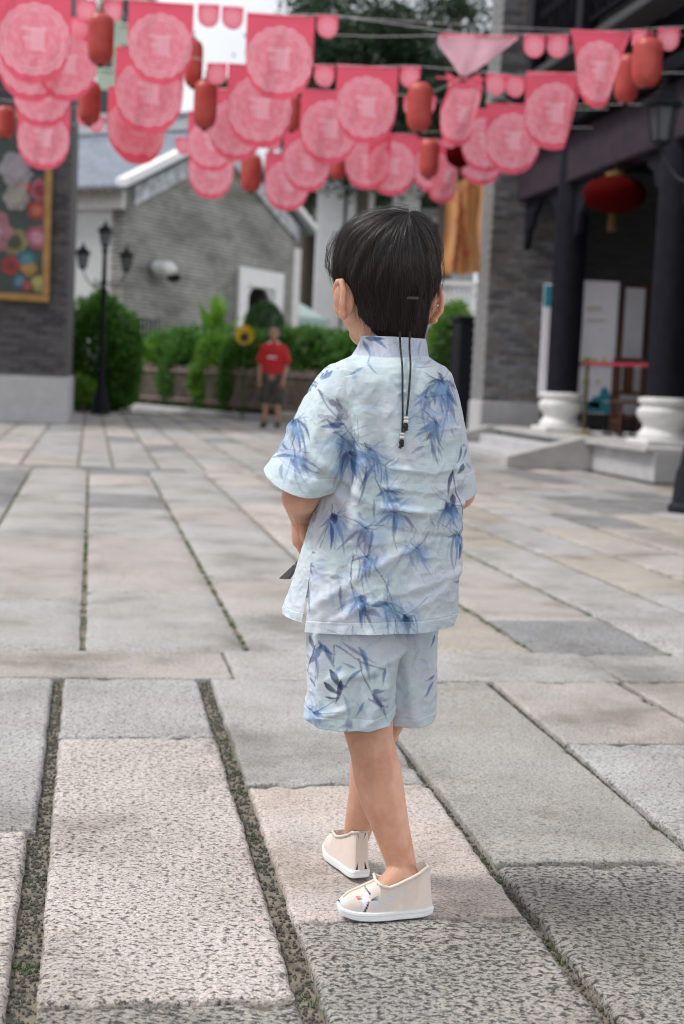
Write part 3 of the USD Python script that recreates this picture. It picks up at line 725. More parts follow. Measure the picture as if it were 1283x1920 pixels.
FARBL = mat('far_brick_pale', {'g': ('geometry', {}), 'sp': ('separate_xyz', {}), 'cb': ('combine_xyz', {}),
    'b': ('brick_texture', {'color1': (.47, .48, .49), 'color2': (.53, .54, .55), 'mortar': (.60, .61, .62), 'scale': 1.0, 'mortar_size': .010, 'brick_width': .25, 'row_height': .075}), 'p': ('principled_bsdf', {'roughness': .9})},
    [('g.position', 'sp.vector'), ('sp.x', 'cb.x'), ('sp.z', 'cb.y'), ('cb.vector', 'b.vector'), ('b.color', 'p.base_color')])
# doorway position on the gable wall
def on_gable(px_):
    d = ray(px_, 600); k = np.array([[d[0], -gd[0]], [d[1], -gd[1]]]); r = np.linalg.solve(k, C0[:2]); return r[1]
d0, d1 = on_gable(441), on_gable(524)
def gz(px_, py_):
    s = on_gable(px_); Y = (C0 + gd * s)[1]; return at(px_, py_, Y)[2]
dz, oz = gz(482, 506), gz(482, 540)
wjl, wjr = (d1 - d0) * .2, (d1 - d0) * .2
wall = Polygon([(0, 0), (GL, 0), (GL, ze), (GL / 2, apex), (0, ze)]).difference(sbox(d0 + wjl, -.01, d1 - wjr, oz))
m = MB(); m.prism(wall, hp(0, .4, 0), gd, EZ, gn, .4)
w_ = obj('gable_wall', m.mesh(), FARB, gh)
m = MB(); m.box(hp(.2, HL / 2 + .2, ze / 2), (HL - .4, .4, ze), [hd, gd, EZ]); obj('side_wall', m.mesh(), FARBL, gh)
m = MB(); m.box(hp(GL / 2 + .2, HL - .2, ze / 2), (GL - .4, .4, ze), [gd, hd, EZ]); m.box(hp(GL - .2, HL / 2, ze / 2), (HL - .9, .4, ze), [hd, gd, EZ]); obj('rear_wall', m.mesh(), FARB, gh)
fr = thing('dummy', 'x', 'x'); stage.RemovePrim(fr.GetPath())
for (a, b, z0, z1) in ((d0, d0 + wjl - .002, 0, dz), (d1 - wjr + .002, d1, 0, dz), (d0 + wjl, d1 - wjr, oz, dz)):
    m = MB(); m.box(hp((a + b) / 2, -.06, (z0 + z1) / 2), (b - a, .12, z1 - z0), [gd, hd, EZ], bevel=.02); obj('door_surround', m.mesh(), WPAINT, gh)
for s in (0, 1):
    x0 = d0 + wjl if s == 0 else d1 - wjr; sg = 1 if s == 0 else -1
    m = MB(); m.prism(Polygon([(0, 0), (.5 * sg, 0), (.3 * sg, -.08), (.12 * sg, -.25), (0, -.5)]), hp(x0 + sg * .002, -.02, oz - .002), gd, EZ, hd, .1); obj('arch_corner', m.mesh(), WPAINT, gh)
m = MB(); m.box(hp(GL - .22, -.03, ze / 2 - .3), (.42, .06, ze - .6), [gd, hd, EZ]); obj('corner_quoin', m.mesh(), WSTONE, gh)
for side in (0, 1):
    for (off, th, dep, mt, nm) in ((.36, .20, .34, WPAINT, 'verge'), (-.06, .46, .09, plain('eave_frieze_%d' % side, (.40, .43, .46), .7, var=.6, scale=3.5), 'frieze')):
        a0, a1 = (-.45, GL / 2) if side == 0 else (GL / 2, GL + .45)
        zz = lambda a: apex - .44 * abs(a - GL / 2)
        if nm == 'frieze': a0 = a0 + .75 if side == 0 else a0; a1 = a1 if side == 0 else a1 - .75
        poly = Polygon([(a0, zz(a0) + off - th), (a1, zz(a1) + off - th), (a1, zz(a1) + off + (0)), (a0, zz(a0) + off)])
        m = MB(); m.prism(poly, hp(0, -dep, 0), gd, EZ, hd, dep - .003); obj(nm, m.mesh(), mt, gh)
TILE = plain('roof_tile', (.22, .245, .29), .6, var=.25, scale=3)
TILE2 = plain('roof_tile_roll', (.30, .33, .39), .55, var=.2, scale=3)
for side in (0, 1):
    sgn = 1 if side == 0 else -1; base = 0 if side == 0 else GL
    sl = np.array([gd[0] * sgn, gd[1] * sgn, .44]); sl /= np.linalg.norm(sl); L = (GL / 2 + .5) / math.hypot(1, .44) * (1 + .44 ** 2)
    o = hp(base - sgn * .5, 0, ze - .22 + .14); nn = np.cross(hd, sl); nn *= np.sign(nn[2])
    m = MB(); m.box(o + sl * L / 2 + hd * (HL / 2 - .1), (HL + .2, L, .1), [hd, sl, nn]); rf = obj('roof', m.mesh(), TILE, gh)
    for k in range(int(HL / .24)):
        m = MB(); pp = o + hd * (.0 + k * .24) + nn * .06
        m.tube([pp - sl * .05, pp + sl * L], .055, 6); obj('tile_roll', m.mesh(), TILE2, rf)
    if side == 0:
        m = MB()
        for k in range(int(HL / .24)): m.box(o + hd * (.12 + k * .24) - sl * .02 - nn * .05, (.1, .06, .09), [hd, sl, nn])
        obj('drip_tiles', m.mesh(), plain('drip_tile', (.24, .16, .12), .7, var=.4, scale=9), rf, kind='stuff')
m = MB(); m.box(hp(GL / 2, HL / 2, apex + .42), (.4, HL, .42), [gd, hd, EZ], bevel=.05); obj('ridge', m.mesh(), plain('ridge_plaster', (.40, .42, .44), .7, var=.2), gh)
m = MB(); m.box(hp(GL / 2, HL / 2, apex + .67), (.5, HL, .09), [gd, hd, EZ]); obj('ridge_cap', m.mesh(), TILE, gh)
m = MB(); m.box(hp(-.06, HL / 2, ze - .30), (HL, .12, .45), [hd, gd, EZ]); obj('cornice', m.mesh(), WSTONE, gh)
s_v = on_gable(277); vz = gz(277, 619); vs = .35
vt = obj('vent_window', MB().box(hp(s_v, -.01, vz), (.95, .03, .55), [gd, hd, EZ]).mesh(), BLACKM, gh)
for k in range(4): obj('bar', MB().box(hp(s_v - .3 + k * .2, -.04, vz), (.04, .025, .5), [gd, hd, EZ]).mesh(), STONE, vt)
# dark back to the doorway
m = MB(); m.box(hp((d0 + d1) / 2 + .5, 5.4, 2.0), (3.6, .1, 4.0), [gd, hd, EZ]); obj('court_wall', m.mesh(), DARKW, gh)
# floodlight on the gable wall
sx = on_gable(283); lz = gz(283, 503)
fl_ = thing('floodlight', 'white floodlight camera fixed to the grey brick gable wall', 'floodlight')
m = MB(); m.box(hp(sx, -.35, lz), (.50, .60, .34), [gd, hd, EZ], bevel=.12); obj('housing', m.mesh(), WPAINT, fl_, smooth=30)
m = MB(); m.lathe([(.06, 0), (.18, .05), (.20, .12), (.15, .2)], hp(sx + .25, -.5, lz - .32), 20); obj('lens', m.mesh(), BLACKM, fl_, smooth=40)
m = MB(); m.tube([hp(sx - .1, -.02, lz + .05), hp(sx - .1, -.2, lz + .05)], .05, 10); obj('bracket', m.mesh(), STONE, fl_)

# ------------------------------------------------------------------ white portico, distant houses
def building_box(name, label, px0, px1, pyt, Y, depth, matl, tilt=0):
    a, b = at(px0, pyt, Y), at(px1, pyt, Y); h = (a[2] + b[2]) / 2
    t = thing(name, label, 'building', ((a[0] + b[0]) / 2, Y + depth / 2, 0), tilt)
    w = b[0] - a[0]
    m = MB(); m.box((0, 0, h / 2), (w, depth, h)); wl = obj('wall', m.mesh(), matl, t)
    return t, w, h, depth, wl
WINM = plain('window_dark', (.03, .035, .04), .2, var=.1)
t, w, h, dp, wl = building_box('portico_hall', 'dark grey hall with tall white columns behind the umbrella', 556, 880, 415, 56, 8, DARKW)
m = MB(); m.box((0, -2.1, h + .25), (w + .8, 4.6, .5)); obj('entablature', m.mesh(), STONE, t)
for px_ in (572, 620, 676, 760, 850):
    x = at(px_, 500, 50)[0] - (at(556, 500, 56)[0] + at(880, 500, 56)[0]) / 2
    if px_ == 572: continue
    m = MB(); m.box((x, -10, 3.9), (.92, .92, 7.8), bevel=.03); m.box((x, -10, .4), (1.15, 1.15, .8), bevel=.03); m.box((x, -10, 7.6), (1.2, 1.2, .4), bevel=.03); obj('column', m.mesh(), WPAINT, t)
m = MB(); m.box((0, -8.2, 8.0), (w + 1, 4.8, .5)); obj('porch_roof', m.mesh(), DARKW, t)
for k in range(3):
    m = MB(); m.box((-w / 2 + .9 + k * 2.3, -.05, 1.6), (1.2, .1, 3.2)); d_ = obj('door', m.mesh(), WINM, t)
    m = MB(); m.box((-w / 2 + .9 + k * 2.3 - .67, -.06, 1.7), (.13, .12, 3.4)); m.box((-w / 2 + .9 + k * 2.3 + .67, -.06, 1.7), (.13, .12, 3.4)); obj('frame', m.mesh(), STONE, d_)
t, w, h, dp, wl = building_box('tiled_house', 'distant pale house with a blue grey tiled roof above the head of the child', 690, 842, 392, 62, 8, plain('render_pale', (.40, .42, .45), .8))
m = MB(); m.prism(Polygon([(-w / 2 - .4, 0), (w / 2 + .4, 0), (w / 2 - .6, 1.1), (-w / 2 + .6, 1.1)]), (0, -4.4, h), (1, 0, 0), EZ, (0, 1, 0), 8.8); rf = obj('roof', m.mesh(), TILE2, t)
for k in range(14):
    m = MB(); m.tube([(-w / 2 + k * w / 13, -4.46, h + .02), (-w / 2 + .5 + k * (w - 1) / 13, -4.46, h + 1.08)], .05, 5); obj('tile_roll', m.mesh(), TILE, rf)
for k in range(3):
    m = MB(); m.box((-w / 3 + k * w / 3, -4.02, h - 2), (.8, .1, 1.1)); obj('window', m.mesh(), WINM, t)
t, w, h, dp, wl = building_box('balustrade_terrace', 'white terrace wall with a baluster railing right of the head of the child', 780, 905, 568, 44, 4, WPAINT)
m = MB(); m.box((0, -2 + .15, h + .62), (w, .22, .12)); obj('top_rail', m.mesh(), WPAINT, t)
for k in range(14):
    m = MB(); m.lathe([(.05, 0), (.05, .06), (.035, .1), (.07, .24), (.05, .36), (.03, .46), (.05, .52), (.05, .555)], (-w / 2 + .08 + k * (w - .16) / 13, -1.85, h), 10); obj('baluster', m.mesh(), WPAINT, t, smooth=40)
m = MB(); m.box((0, 1.8, h + 1.2), (w, .3, 2.4)); obj('back_wall', m.mesh(), plain('render_grey', (.34, .35, .37), .8), t)
t, w, h, dp, wl = building_box('green_building', 'tall pale green apartment block far behind the flags', 186, 262, -40, 75, 8, plain('render_green', (.42, .52, .42), .8, var=.08))
for r_ in range(9):
    for c_ in range(2):
        m = MB(); m.box((-w / 2 + .5 + c_ * 1.0, -4.01, h - 1.6 - r_ * 2.3), (.55, .08, 1.2)); wd = obj('window', m.mesh(), WINM, t)
        m = MB(); m.box((-w / 2 + .5 + c_ * 1.0, -4.05, h - 2.26 - r_ * 2.3), (.7, .14, .1)); obj('sill', m.mesh(), WSTONE, wd)
m = MB(); m.box((0, 0, h + .2), (w + .4, dp + .4, .4)); obj('parapet', m.mesh(), STONE, t)

# umbrellas
CANV = mat('umbrella_canvas', {'p': ('principled_bsdf', {'base_color': (.55, .70, .68), 'roughness': .8}), 't': ('translucent_bsdf', {'color': (.5, .66, .64)}), 'm': ('mix_closure', {'fac': .4})},
           [('p.BSDF', 'm.closure1'), ('t.BSDF', 'm.closure2')], surface='m.closure')
def umbrella(p, rad, rise, label):
    t = thing('patio_umbrella', label, 'umbrella', (p[0], p[1], 0), 0.2, 'pale patio umbrellas'); z = p[2]
    for k in range(8):
        a0, a1 = k * math.pi / 4, (k + 1) * math.pi / 4
        A, B, T = np.array([rad * math.cos(a0), rad * math.sin(a0), z - rise]), np.array([rad * math.cos(a1), rad * math.sin(a1), z - rise]), np.array([0, 0, z])
        m = MB(); m.add([A, B, T], [[0, 1, 2]]); m.add([A, B, B - EZ * .18, A - EZ * .18], [[0, 1, 2, 3]]); obj('canopy_panel', m.mesh(), CANV, t)
    m = MB(); m.lathe([(.04, 0), (.04, z + .1), (.0, z + .16)], sides=12); obj('pole', m.mesh(), WPAINT, t)
    m = MB(); m.lathe([(.35, 0), (.35, .1), (.06, .16)], sides=20); obj('base', m.mesh(), STONE, t)
umbrella(at(549, 560, 47), 1.25, .62, 'pale blue green patio umbrella open beside the tall white column')
pd = hp((d0 + d1) / 2 - .62, 2.2, 0); umbrella(np.array([pd[0], pd[1], at(455, 552, pd[1])[2]]), .9, .55, 'pale patio umbrella seen through the white doorway of the brick house')

# ------------------------------------------------------------------ dark gate cabinet by the right hedge
a, b = at(846, 820, 22.4), at(897, 820, 22.4); tp = at(870, 600, 22.4)[2]
t = thing('dark_gate_pier', 'black painted gate pier at the foot of the right hedge next to the brick pillar', 'gate pier', ((a[0] + b[0]) / 2, 22.6, 0), PSI)
m = MB(); m.box((0, 0, tp / 2), (b[0] - a[0], .5, tp), bevel=.02); obj('pier', m.mesh(), BLACKM, t)
m = MB(); m.box((0, 0, tp + .03), (b[0] - a[0] + .08, .58, .06), bevel=.01); obj('cap', m.mesh(), BLACKM, t)

# ------------------------------------------------------------------ vegetation
vr_ = np.random.default_rng(11)
def leaves(P, size, up=0.3, asp=.5):
    n = len(P)
    d = vr_.normal(0, 1, (n, 3)); d[:, 2] += up; d /= np.linalg.norm(d, axis=1, keepdims=True)
    s = np.cross(d, vr_.normal(0, 1, (n, 3))); s /= np.linalg.norm(s, axis=1, keepdims=True) + 1e-9
    nn = np.cross(d, s)
    L = (size * vr_.uniform(.6, 1.3, n))[:, None]; w = L * asp * .5
    a, b, c, e = P, P + d * L * .45 + s * w + nn * L * .06, P + d * L, P + d * L * .45 - s * w + nn * L * .06
    V = np.stack([a, b, c, e], 1).reshape(-1, 3); k = np.arange(n)[:, None] * 4
    return V, np.vstack([k + np.array([0, 1, 2]), k + np.array([0, 2, 3])])
def blob_points(c, r, n, seed, shell=.55, lump=.35, flat=None):
    d = vr_.normal(0, 1, (n, 3)); d /= np.linalg.norm(d, axis=1, keepdims=True)
    rad = (shell + (1 - shell) * vr_.random(n) ** .5)
    k = 1 - lump + 2 * lump * meshkit.fbm(d * 2.3 + seed * 7.1, 3, seed)
    p = d * (rad * k)[:, None] * np.asarray(r)
    if flat: p[:, 2] = np.maximum(p[:, 2], -r[2] * flat)
    return p + np.asarray(c)
def bush(name, label, cat, c, r, n, leaf, size, group=None, lump=.3, shell=.55, extra=(), seed=1, asp=.5):
    c = np.asarray(c, float)
    t = thing(name, label, cat, (c[0], c[1], 0), 0, group)
    P = [blob_points((0, 0, c[2]), r, n, seed, shell, lump)]
    for (dx, dy, dz, rr_, nn_) in extra: P.append(blob_points((dx, dy, c[2] + dz), np.asarray(r) * rr_, nn_, seed + 3, shell, lump))
    P = np.vstack(P); P = P[P[:, 2] > 0.03]
    obj('foliage', leaves(P, size, asp=asp), leaf, t)
    m = MB()
    for k in range(6):
        a = k * 1.05; m.tube([(0.04 * math.cos(a), .04 * math.sin(a), 0), (r[0] * .3 * math.cos(a), r[1] * .3 * math.sin(a), c[2] * .6), (r[0] * .6 * math.cos(a), r[1] * .6 * math.sin(a), c[2] + r[2] * .3)], [.04, .03, .012], 6)
    obj('stem', m.mesh(), BARK, t)
    return t
def bpx(px0, px1, pyt, pyb, Y):
    a, b = at(px0, (pyt + pyb) / 2, Y), at(px1, (pyt + pyb) / 2, Y)
    zt, zb = at((px0 + px1) / 2, pyt, Y)[2], at((px0 + px1) / 2, pyb, Y)[2]
    return np.array([(a[0] + b[0]) / 2, Y, (zt + zb) / 2]), np.array([(b[0] - a[0]) / 2, (b[0] - a[0]) / 2 * .8, (zt - zb) / 2])
c, r = bpx(112, 262, 552, 790, 30.5); bush('big_bush', 'big rounded dark green bush behind the lamp post at left', 'bush', c, r * 1.05, 11000, LEAF['hedge'], .14, lump=.36, seed=2)
c, r = bpx(126, 180, 706, 758, 29.2); bush('leafy_plant', 'pale green low plant at the foot of the big bush by the wall corner', 'plant', c, r, 900, LEAF['bright'], .12, seed=4)
HB = [(255, 330, 648, 770, 33.6, 'bright'), (315, 392, 630, 775, 32.2, 'hedge'), (370, 440, 640, 790, 31.0, 'bright'), (425, 500, 628, 795, 30.0, 'hedge'), (490, 560, 628, 800, 29.2, 'bush'), (550, 625, 632, 800, 28.6, 'bush'), (610, 690, 630, 800, 28.4, 'bush'), (205, 262, 660, 770, 34.4, 'hedge')]
HL_ = ['yellow green hedge shrub behind the left end of the lattice fence', 'mid green hedge shrub below the vent window', 'light green drooping shrub below the tall leafy plant', 'green shrub under the sunflower beside the man in red', 'dark shrub right behind the man in red',
       'dark shrub right of the man in red below the umbrella', 'dark shrub at the shoulder of the child', 'shrub between the big bush and the hedge']
for (a, b, t_, bt_, Y, lf), lb_ in zip(HB, HL_):
    c, r = bpx(a, b, t_, bt_, Y); bush('hedge_shrub', lb_, 'shrub', c, r * np.array([1.45, 1.2, 1.08]), 6500, LEAF[lf], .11, 'shrubs behind the lattice fence', lump=.4, seed=int(a))
fa0, fb0 = at(232, 765, 34.6), at(690, 790, 26.6); hd0 = fb0 - fa0; hd0[2] = 0
n = 22000; tt = vr_.random(n); P = fa0 * [1, 1, 0] + hd0 * tt[:, None] + np.stack([vr_.normal(0, .28, n), .95 + vr_.normal(0, .22, n), 0 * tt], -1)
P[:, 2] = .25 + (1.25 + .6 * meshkit.fbm(np.stack([tt * 14, 0 * tt, 0 * tt], -1), 3, 3)) * vr_.random(n) ** .7
gh0 = thing('garden_hedge', 'long leafy green hedge growing along the back of the lattice fence', 'hedge')
obj('foliage', leaves(P, .12), LEAF['hedge'], gh0)
m = MB()
for k in range(14): q0 = fa0 * [1, 1, 0] + hd0 * (k + .5) / 14 + [0, .95, 0]; m.tube([q0, q0 + [.05, 0, .5], q0 + [-.05, .05, 1.2]], [.03, .02, .008], 5)
obj('stems', m.mesh(), BARK, gh0)
c, r = bpx(457, 534, 566, 660, 31.5); bush('topiary_ball', 'neatly clipped round dark topiary in front of the white doorway', 'topiary', c, r, 9000, LEAF['topiary'], .05, lump=.05, shell=.85, seed=8)
c, r = bpx(785, 905, 566, 860, 27.5); bush('clipped_hedge', 'bright green clipped hedge right of the head of the child', 'hedge', c, r * np.array([1, .8, 1]), 9000, LEAF['bright'], .09, lump=.1, shell=.75, seed=9)
c, r = bpx(800, 870, 600, 860, 25.5); bush('dark_shrub', 'shaded green shrub in front of the bright hedge by the dark pier', 'shrub', c, r, 4000, LEAF['bush'], .10, lump=.25, seed=12)
# tall banana-like plant
q = at(402, 630, 32.8); bp = thing('broad_leaf_plant', 'tall plant with broad upright bright green leaves against the brick gable', 'plant', (q[0], q[1], 0))
zt = at(405, 540, 32.8)[2]; zb = q[2] - .3
LB = LEAF['bright']
for k in range(9):
    a = k * 2.4; sp = .10 + .05 * k; hgt = (zt - zb) * (1.0 - .055 * k)
    s = np.linspace(0, 1, 12); cx = np.stack([sp * s ** 2 * math.cos(a) * 1.4, sp * s ** 2 * math.sin(a), zb + hgt * s], -1)
    w = .15 * np.sin(np.pi * np.clip(.12 + .88 * s, 0, 1)) ** .8 * (s > .12) + .01
    side = np.array([-math.sin(a + .5), math.cos(a + .5), 0])
    V = np.stack([cx + side * w[:, None], cx + EZ * .012, cx - side * w[:, None]], 1).reshape(-1, 3)
    obj('leaf', (V, grid_faces(12, 3)), LB, bp, smooth=True)
m = MB(); m.tube([(0, 0, 0), (0, 0, zb + .3)], .05, 8); obj('stem', m.mesh(), LEAF['bush'], bp)
# sunflower ornament
q = at(459, 628, 29.0); sf = thing('sunflower', 'large yellow sunflower with a dark heart standing over the hedge left of the man', 'flower', (q[0], q[1], 0))
YEL = plain('petal_yellow', (.62, .40, .02), .6, var=.2); zc = q[2]
for ring in range(2):
    for k in range(15):
        a = (k + ring * .5) * 2 * math.pi / 15; d = np.array([math.cos(a), -.25 - .1 * ring, math.sin(a)]); s = np.array([-math.sin(a), 0, math.cos(a)])
        r0, r1 = .03, .23 - .02 * ring
        V = [d * r0 - s * .02, d * (r0 + .09) - s * .042, d * r1, d * (r0 + .09) + s * .042, d * r0 + s * .02]
        obj('petal', (np.array(V) + [0, -.02 * ring, zc], np.array([[0, 1, 4, 4], [1, 3, 4, 4], [1, 2, 3, 3]])[:, :3]), YEL, sf)
m = MB(); hv = trimesh.creation.icosphere(3, .095); hv.apply_scale([1, .4, 1]); m.add(hv.vertices + [0, -.06, zc - .05], hv.faces); obj('heart', m.mesh(), plain('seed_brown', (.05, .03, .015), .9, var=.4, scale=60), sf)
m = MB(); m.tube([(0, .05, 0), (0.02, .05, zc * .6), (0, .03, zc)], .018, 8); obj('stem', m.mesh(), LEAF['hedge'], sf)
# trees
def tree(label, base, height, crown, n, leaf, size, seed, name='broadleaf_tree', clumps=26):
    r = np.random.default_rng(seed); t = thing(name, label, 'tree', base, 0, None)
    th = height - crown[2] * 1.6
    m = MB(); m.tube([(0, 0, 0), (.1, .05, th * .5), (0, .1, th), (.2, 0, height - crown[2] * .5)], [.34, .26, .2, .06], 10)
    cs = []
    for k in range(clumps):
        d = r.normal(0, 1, 3); d /= np.linalg.norm(d); q = d * np.asarray(crown) * r.uniform(.35, .95) + np.array([0, 0, height - crown[2]]); cs.append(q)
        if k < 9: m.tube([(0, .08, th * .9), q * np.array([.4, .4, 0]) + np.array([0, 0, (th + q[2]) / 2]), q], [.12, .07, .02], 6)
    obj('trunk', m.mesh(), BARK, t)
    P = []
    for q in cs:
        rr_ = r.uniform(.22, .42) * min(crown); d = r.normal(0, 1, (n // clumps, 3)) * .5; P.append(q + d * rr_ * np.array([1.25, 1.25, .75]))
    obj('crown', leaves(np.vstack(P), size, up=-.1), leaf, t)
def tpx(px_, pyt, Y): 
    q = at(px_, pyt, Y); return (q[0], q[1], 0), q[2]
for i, (px_, pyt, Y, cr, n, lf, lab, cl) in enumerate((
        (700, -120, 48, (3.2, 3.0, 4.2), 15000, 'tree', 'tall dark tree behind the flags, above the head of the child', 46),
        (860, -160, 46, (2.6, 2.6, 4.4), 14000, 'tree', 'tall dark tree close to the left edge of the brick pillar', 46),
        (590, -30, 52, (1.8, 2.2, 3.4), 9000, 'tree', 'dark tree at the right edge of the open sky', 34),
        (770, 60, 58, (4.2, 3.2, 4.6), 15000, 'tree', 'dark tree farther back between the two tall trees', 40),
        (650, 250, 51, (2.0, 1.8, 1.7), 6000, 'tree_far', 'light green tree top showing under the flags left of the head', 20),
        (450, 130, 60, (1.3, 1.3, 1.0), 1600, 'tree_far', 'thin pale tree top in the open sky behind the third flag column', 12),
        (520, 300, 57, (1.6, 1.6, 1.7), 5000, 'tree', 'dark tree top behind the ridge of the brick gable house', 18),
        (150, -40, 80, (2.0, 2.0, 2.6), 2500, 'tree_far', 'green tree top left of the pale green apartment block', 14))):
    b_, h_ = tpx(px_, pyt, Y); tree(lab, b_, h_, cr, n, LEAF[lf], .20 if Y < 55 else .24, 40 + i, clumps=cl)

# ------------------------------------------------------------------ bamboo lattice fence and its kerb
fa, fb = at(205, 765, 34.6), at(640, 790, 26.4); fa[2] = fb[2] = 0
fd = fb - fa; FL = np.linalg.norm(fd); fd /= FL; fn = np.cross(fd, EZ)
BAM = [plain('bamboo_%d' % k, c, .7, var=.2, scale=12) for k, c in enumerate(((.26, .20, .175), (.21, .16, .14), (.30, .24, .21)))]
kb = obj('garden_kerb', MB().box(fa + fd * FL / 2 + EZ * .06 - fn * 0.02, (FL, .28, .12), [fd, np.cross(EZ, fd), EZ], bevel=.015).mesh(), STONE)
tag(kb, 'low stone kerb along the foot of the garden fence', 'kerb', kind='structure')
fe = thing('lattice_fence', 'brownish bamboo lattice fence in front of the hedge', 'fence')
r = random.Random(4); zt0, zt1 = .20, 1.02
k = 0
for sgn in (-1, 1):
    x = 0.05
    while x < FL - .9:
        a, b = fa + fd * (x if sgn > 0 else x + .55) + EZ * zt0, fa + fd * (x + .55 if sgn > 0 else x) + EZ * (zt1 + r.uniform(-.03, .05))
        off = fn * (.018 if sgn > 0 else -.0)
        m = MB(); m.tube([a + off, b + off], .016, 6); obj('slat', m.mesh(), r.choice(BAM), fe); x += .135
for z in (.30, .92):
    m = MB(); m.tube([fa + EZ * z + fn * .045, fb + EZ * z + fn * .045], .022, 8); obj('rail', m.mesh(), BAM[1], fe)
for j in range(6):
    m = MB(); m.tube([fa + fd * (FL * j / 5 * .995 + .02) - fn * .04, fa + fd * (FL * j / 5 * .995 + .02) - fn * .04 + EZ * 1.12], .04, 8); obj('post', m.mesh(), BAM[1], fe)
ed = thing('picket_edging', 'low row of pale pickets before the lattice fence behind the man in red', 'edging')
CREAM = plain('picket_cream', (.42, .40, .33), .8, var=.15)
for j in range(13):
    q = at(400 + j * 18, 785, 27.0); s = np.dot(q - fa, fd); q = fa + fd * s - fn * -.22
    m = MB(); m.box(q + EZ * .12, (.10, .04, .24), [fd, np.cross(EZ, fd), EZ], bevel=.012); obj('picket', m.mesh(), CREAM, ed)
m = MB(); a_, b_ = fa + fd * np.dot(at(395, 785, 27.0) - fa, fd) + fn * .25, fa + fd * np.dot(at(620, 785, 27.0) - fa, fd) + fn * .25
m.tube([a_ + EZ * .15, b_ + EZ * .15], .012, 6); obj('rail', m.mesh(), CREAM, ed)

# ------------------------------------------------------------------ bunting: flags, pennants, strings, lanterns
PINK, PALEP = np.array([.82, .135, .210]), np.array([.90, .53, .60])
FLAGM = mat('flag_cloth', {'a': ('attribute', {'attribute': 'print'}), 'p': ('principled_bsdf', {'roughness': .8, 'specular_ior_level': .1}), 't': ('translucent_bsdf', {}), 'm': ('mix_closure', {'fac': .5})},
            [('a.color', 'p.base_color'), ('a.color', 't.color'), ('p.BSDF', 'm.closure1'), ('t.BSDF', 'm.closure2')], surface='m.closure')
FW = 0.5; FH = 0.63
def flag_print(x, z, cr, cz, n=8):
    d = np.hypot(x, z - cz); an = np.arctan2(z - cz, x)
    scal = cr * (.965 + .02 * np.cos(an * n * 2))
    w = np.zeros_like(x)
    w = np.maximum(w, (np.abs(d - scal * .985) < .0085) * .95)
    w = np.maximum(w, (np.abs(d - scal * .87) < .0075) * .85)
    orn = .5 + .5 * np.cos(an * n + 5 * np.sin(d * 70)) * np.cos(d * 150 + 2 * np.sin(an * n * 2))
    w = np.maximum(w, ((d > cr * .50) & (d < cr * .82)) * (.30 + .38 * (orn > .58)))
    w = np.maximum(w, (np.abs(d - cr * .46) < .005) * .8)
    w = np.maximum(w, (d < cr * .42) * .30)
    q = (np.abs(x) < cr * .27) & (np.abs(z - cz) < cr * .31)
    bars = (np.sin(x * 2 * np.pi / .026) > -.1) & q
    hor = (np.abs((z - cz) - cr * .29) < .010) | (np.abs((z - cz) - cr * .02) < .007) & (x < 0) | (np.abs((z - cz) + cr * .29) < .006) & (x > .01)
    w = np.maximum(w, bars * 1.0); w = np.maximum(w, (hor & (np.abs(x) < cr * .30)) * 1.0)
    return np.clip(w, 0, 1)
def flag_mesh(deform='flat', seed=0, nu=60, nv=72):
    s, t = np.meshgrid(np.linspace(-1, 1, nu), np.linspace(0, 1, nv), indexing='ij')
    cr, cz = FW / 2 - .008, -.315
    x = s * FW / 2; zb = cz - .295 * np.maximum(0, 1 - np.abs(s) ** 2.3) ** .5
    z = t * zb
    w = flag_print(x, z, cr, cz)
    C = PINK + (PALEP - PINK) * w[..., None]
    y = .022 * (t ** .7) * np.sin(s * (2.3 + seed % 3) + seed * 1.7) + .012 * t * np.sin(s * 6 + 4 * t + seed) + .03 * t * math.sin(seed * 2.1)
    if deform == 'taper': x = x * (1 - .42 * t); y = y + .10 * t * np.abs(s) ** 2
    if deform == 'curl':
        a = s * 1.25; x = FW / 2 * np.sin(a) * .68 + .03 * np.sin(5 * t); y = y + FW / 2 * (1 - np.cos(a)) * .7 * (.3 + .7 * t); z = z + .06 * np.abs(s) ** 3 * (1 - t) * 1.2 - .03 * np.cos(s * 5) * (1 - t)
    if deform == 'fold':
        k = np.clip(s - .35, 0, 1); x = x - k * FW * .25 * (.3 + t); y = y + .07 * np.sin(k * 5) * (.4 + t); z = z + .05 * k * t
    if deform == 'tri':                                    # blown up over its own string
        x2 = s * FW * .62; z = -t * (.30 * np.clip(1 - (s + .25) / 1.25, 0, 1) * (s > -.42) + (.05 + .25 * (s + 1) / .58) * (s <= -.42)) - .005
        x = x2; y = y + .03 * np.sin(s * 4); C = PINK + (np.array([.80, .55, .64]) - PINK) * np.clip(.75 + .2 * w[..., None], 0, 1)
    V = np.stack([x, y, z], -1).reshape(-1, 3)
    return V, grid_faces(nu, nv), C.reshape(-1, 3)
ROWS = {'nearest': 0, 'second': 1, 'third': 2, 'fourth': 3, 'farthest': 4}
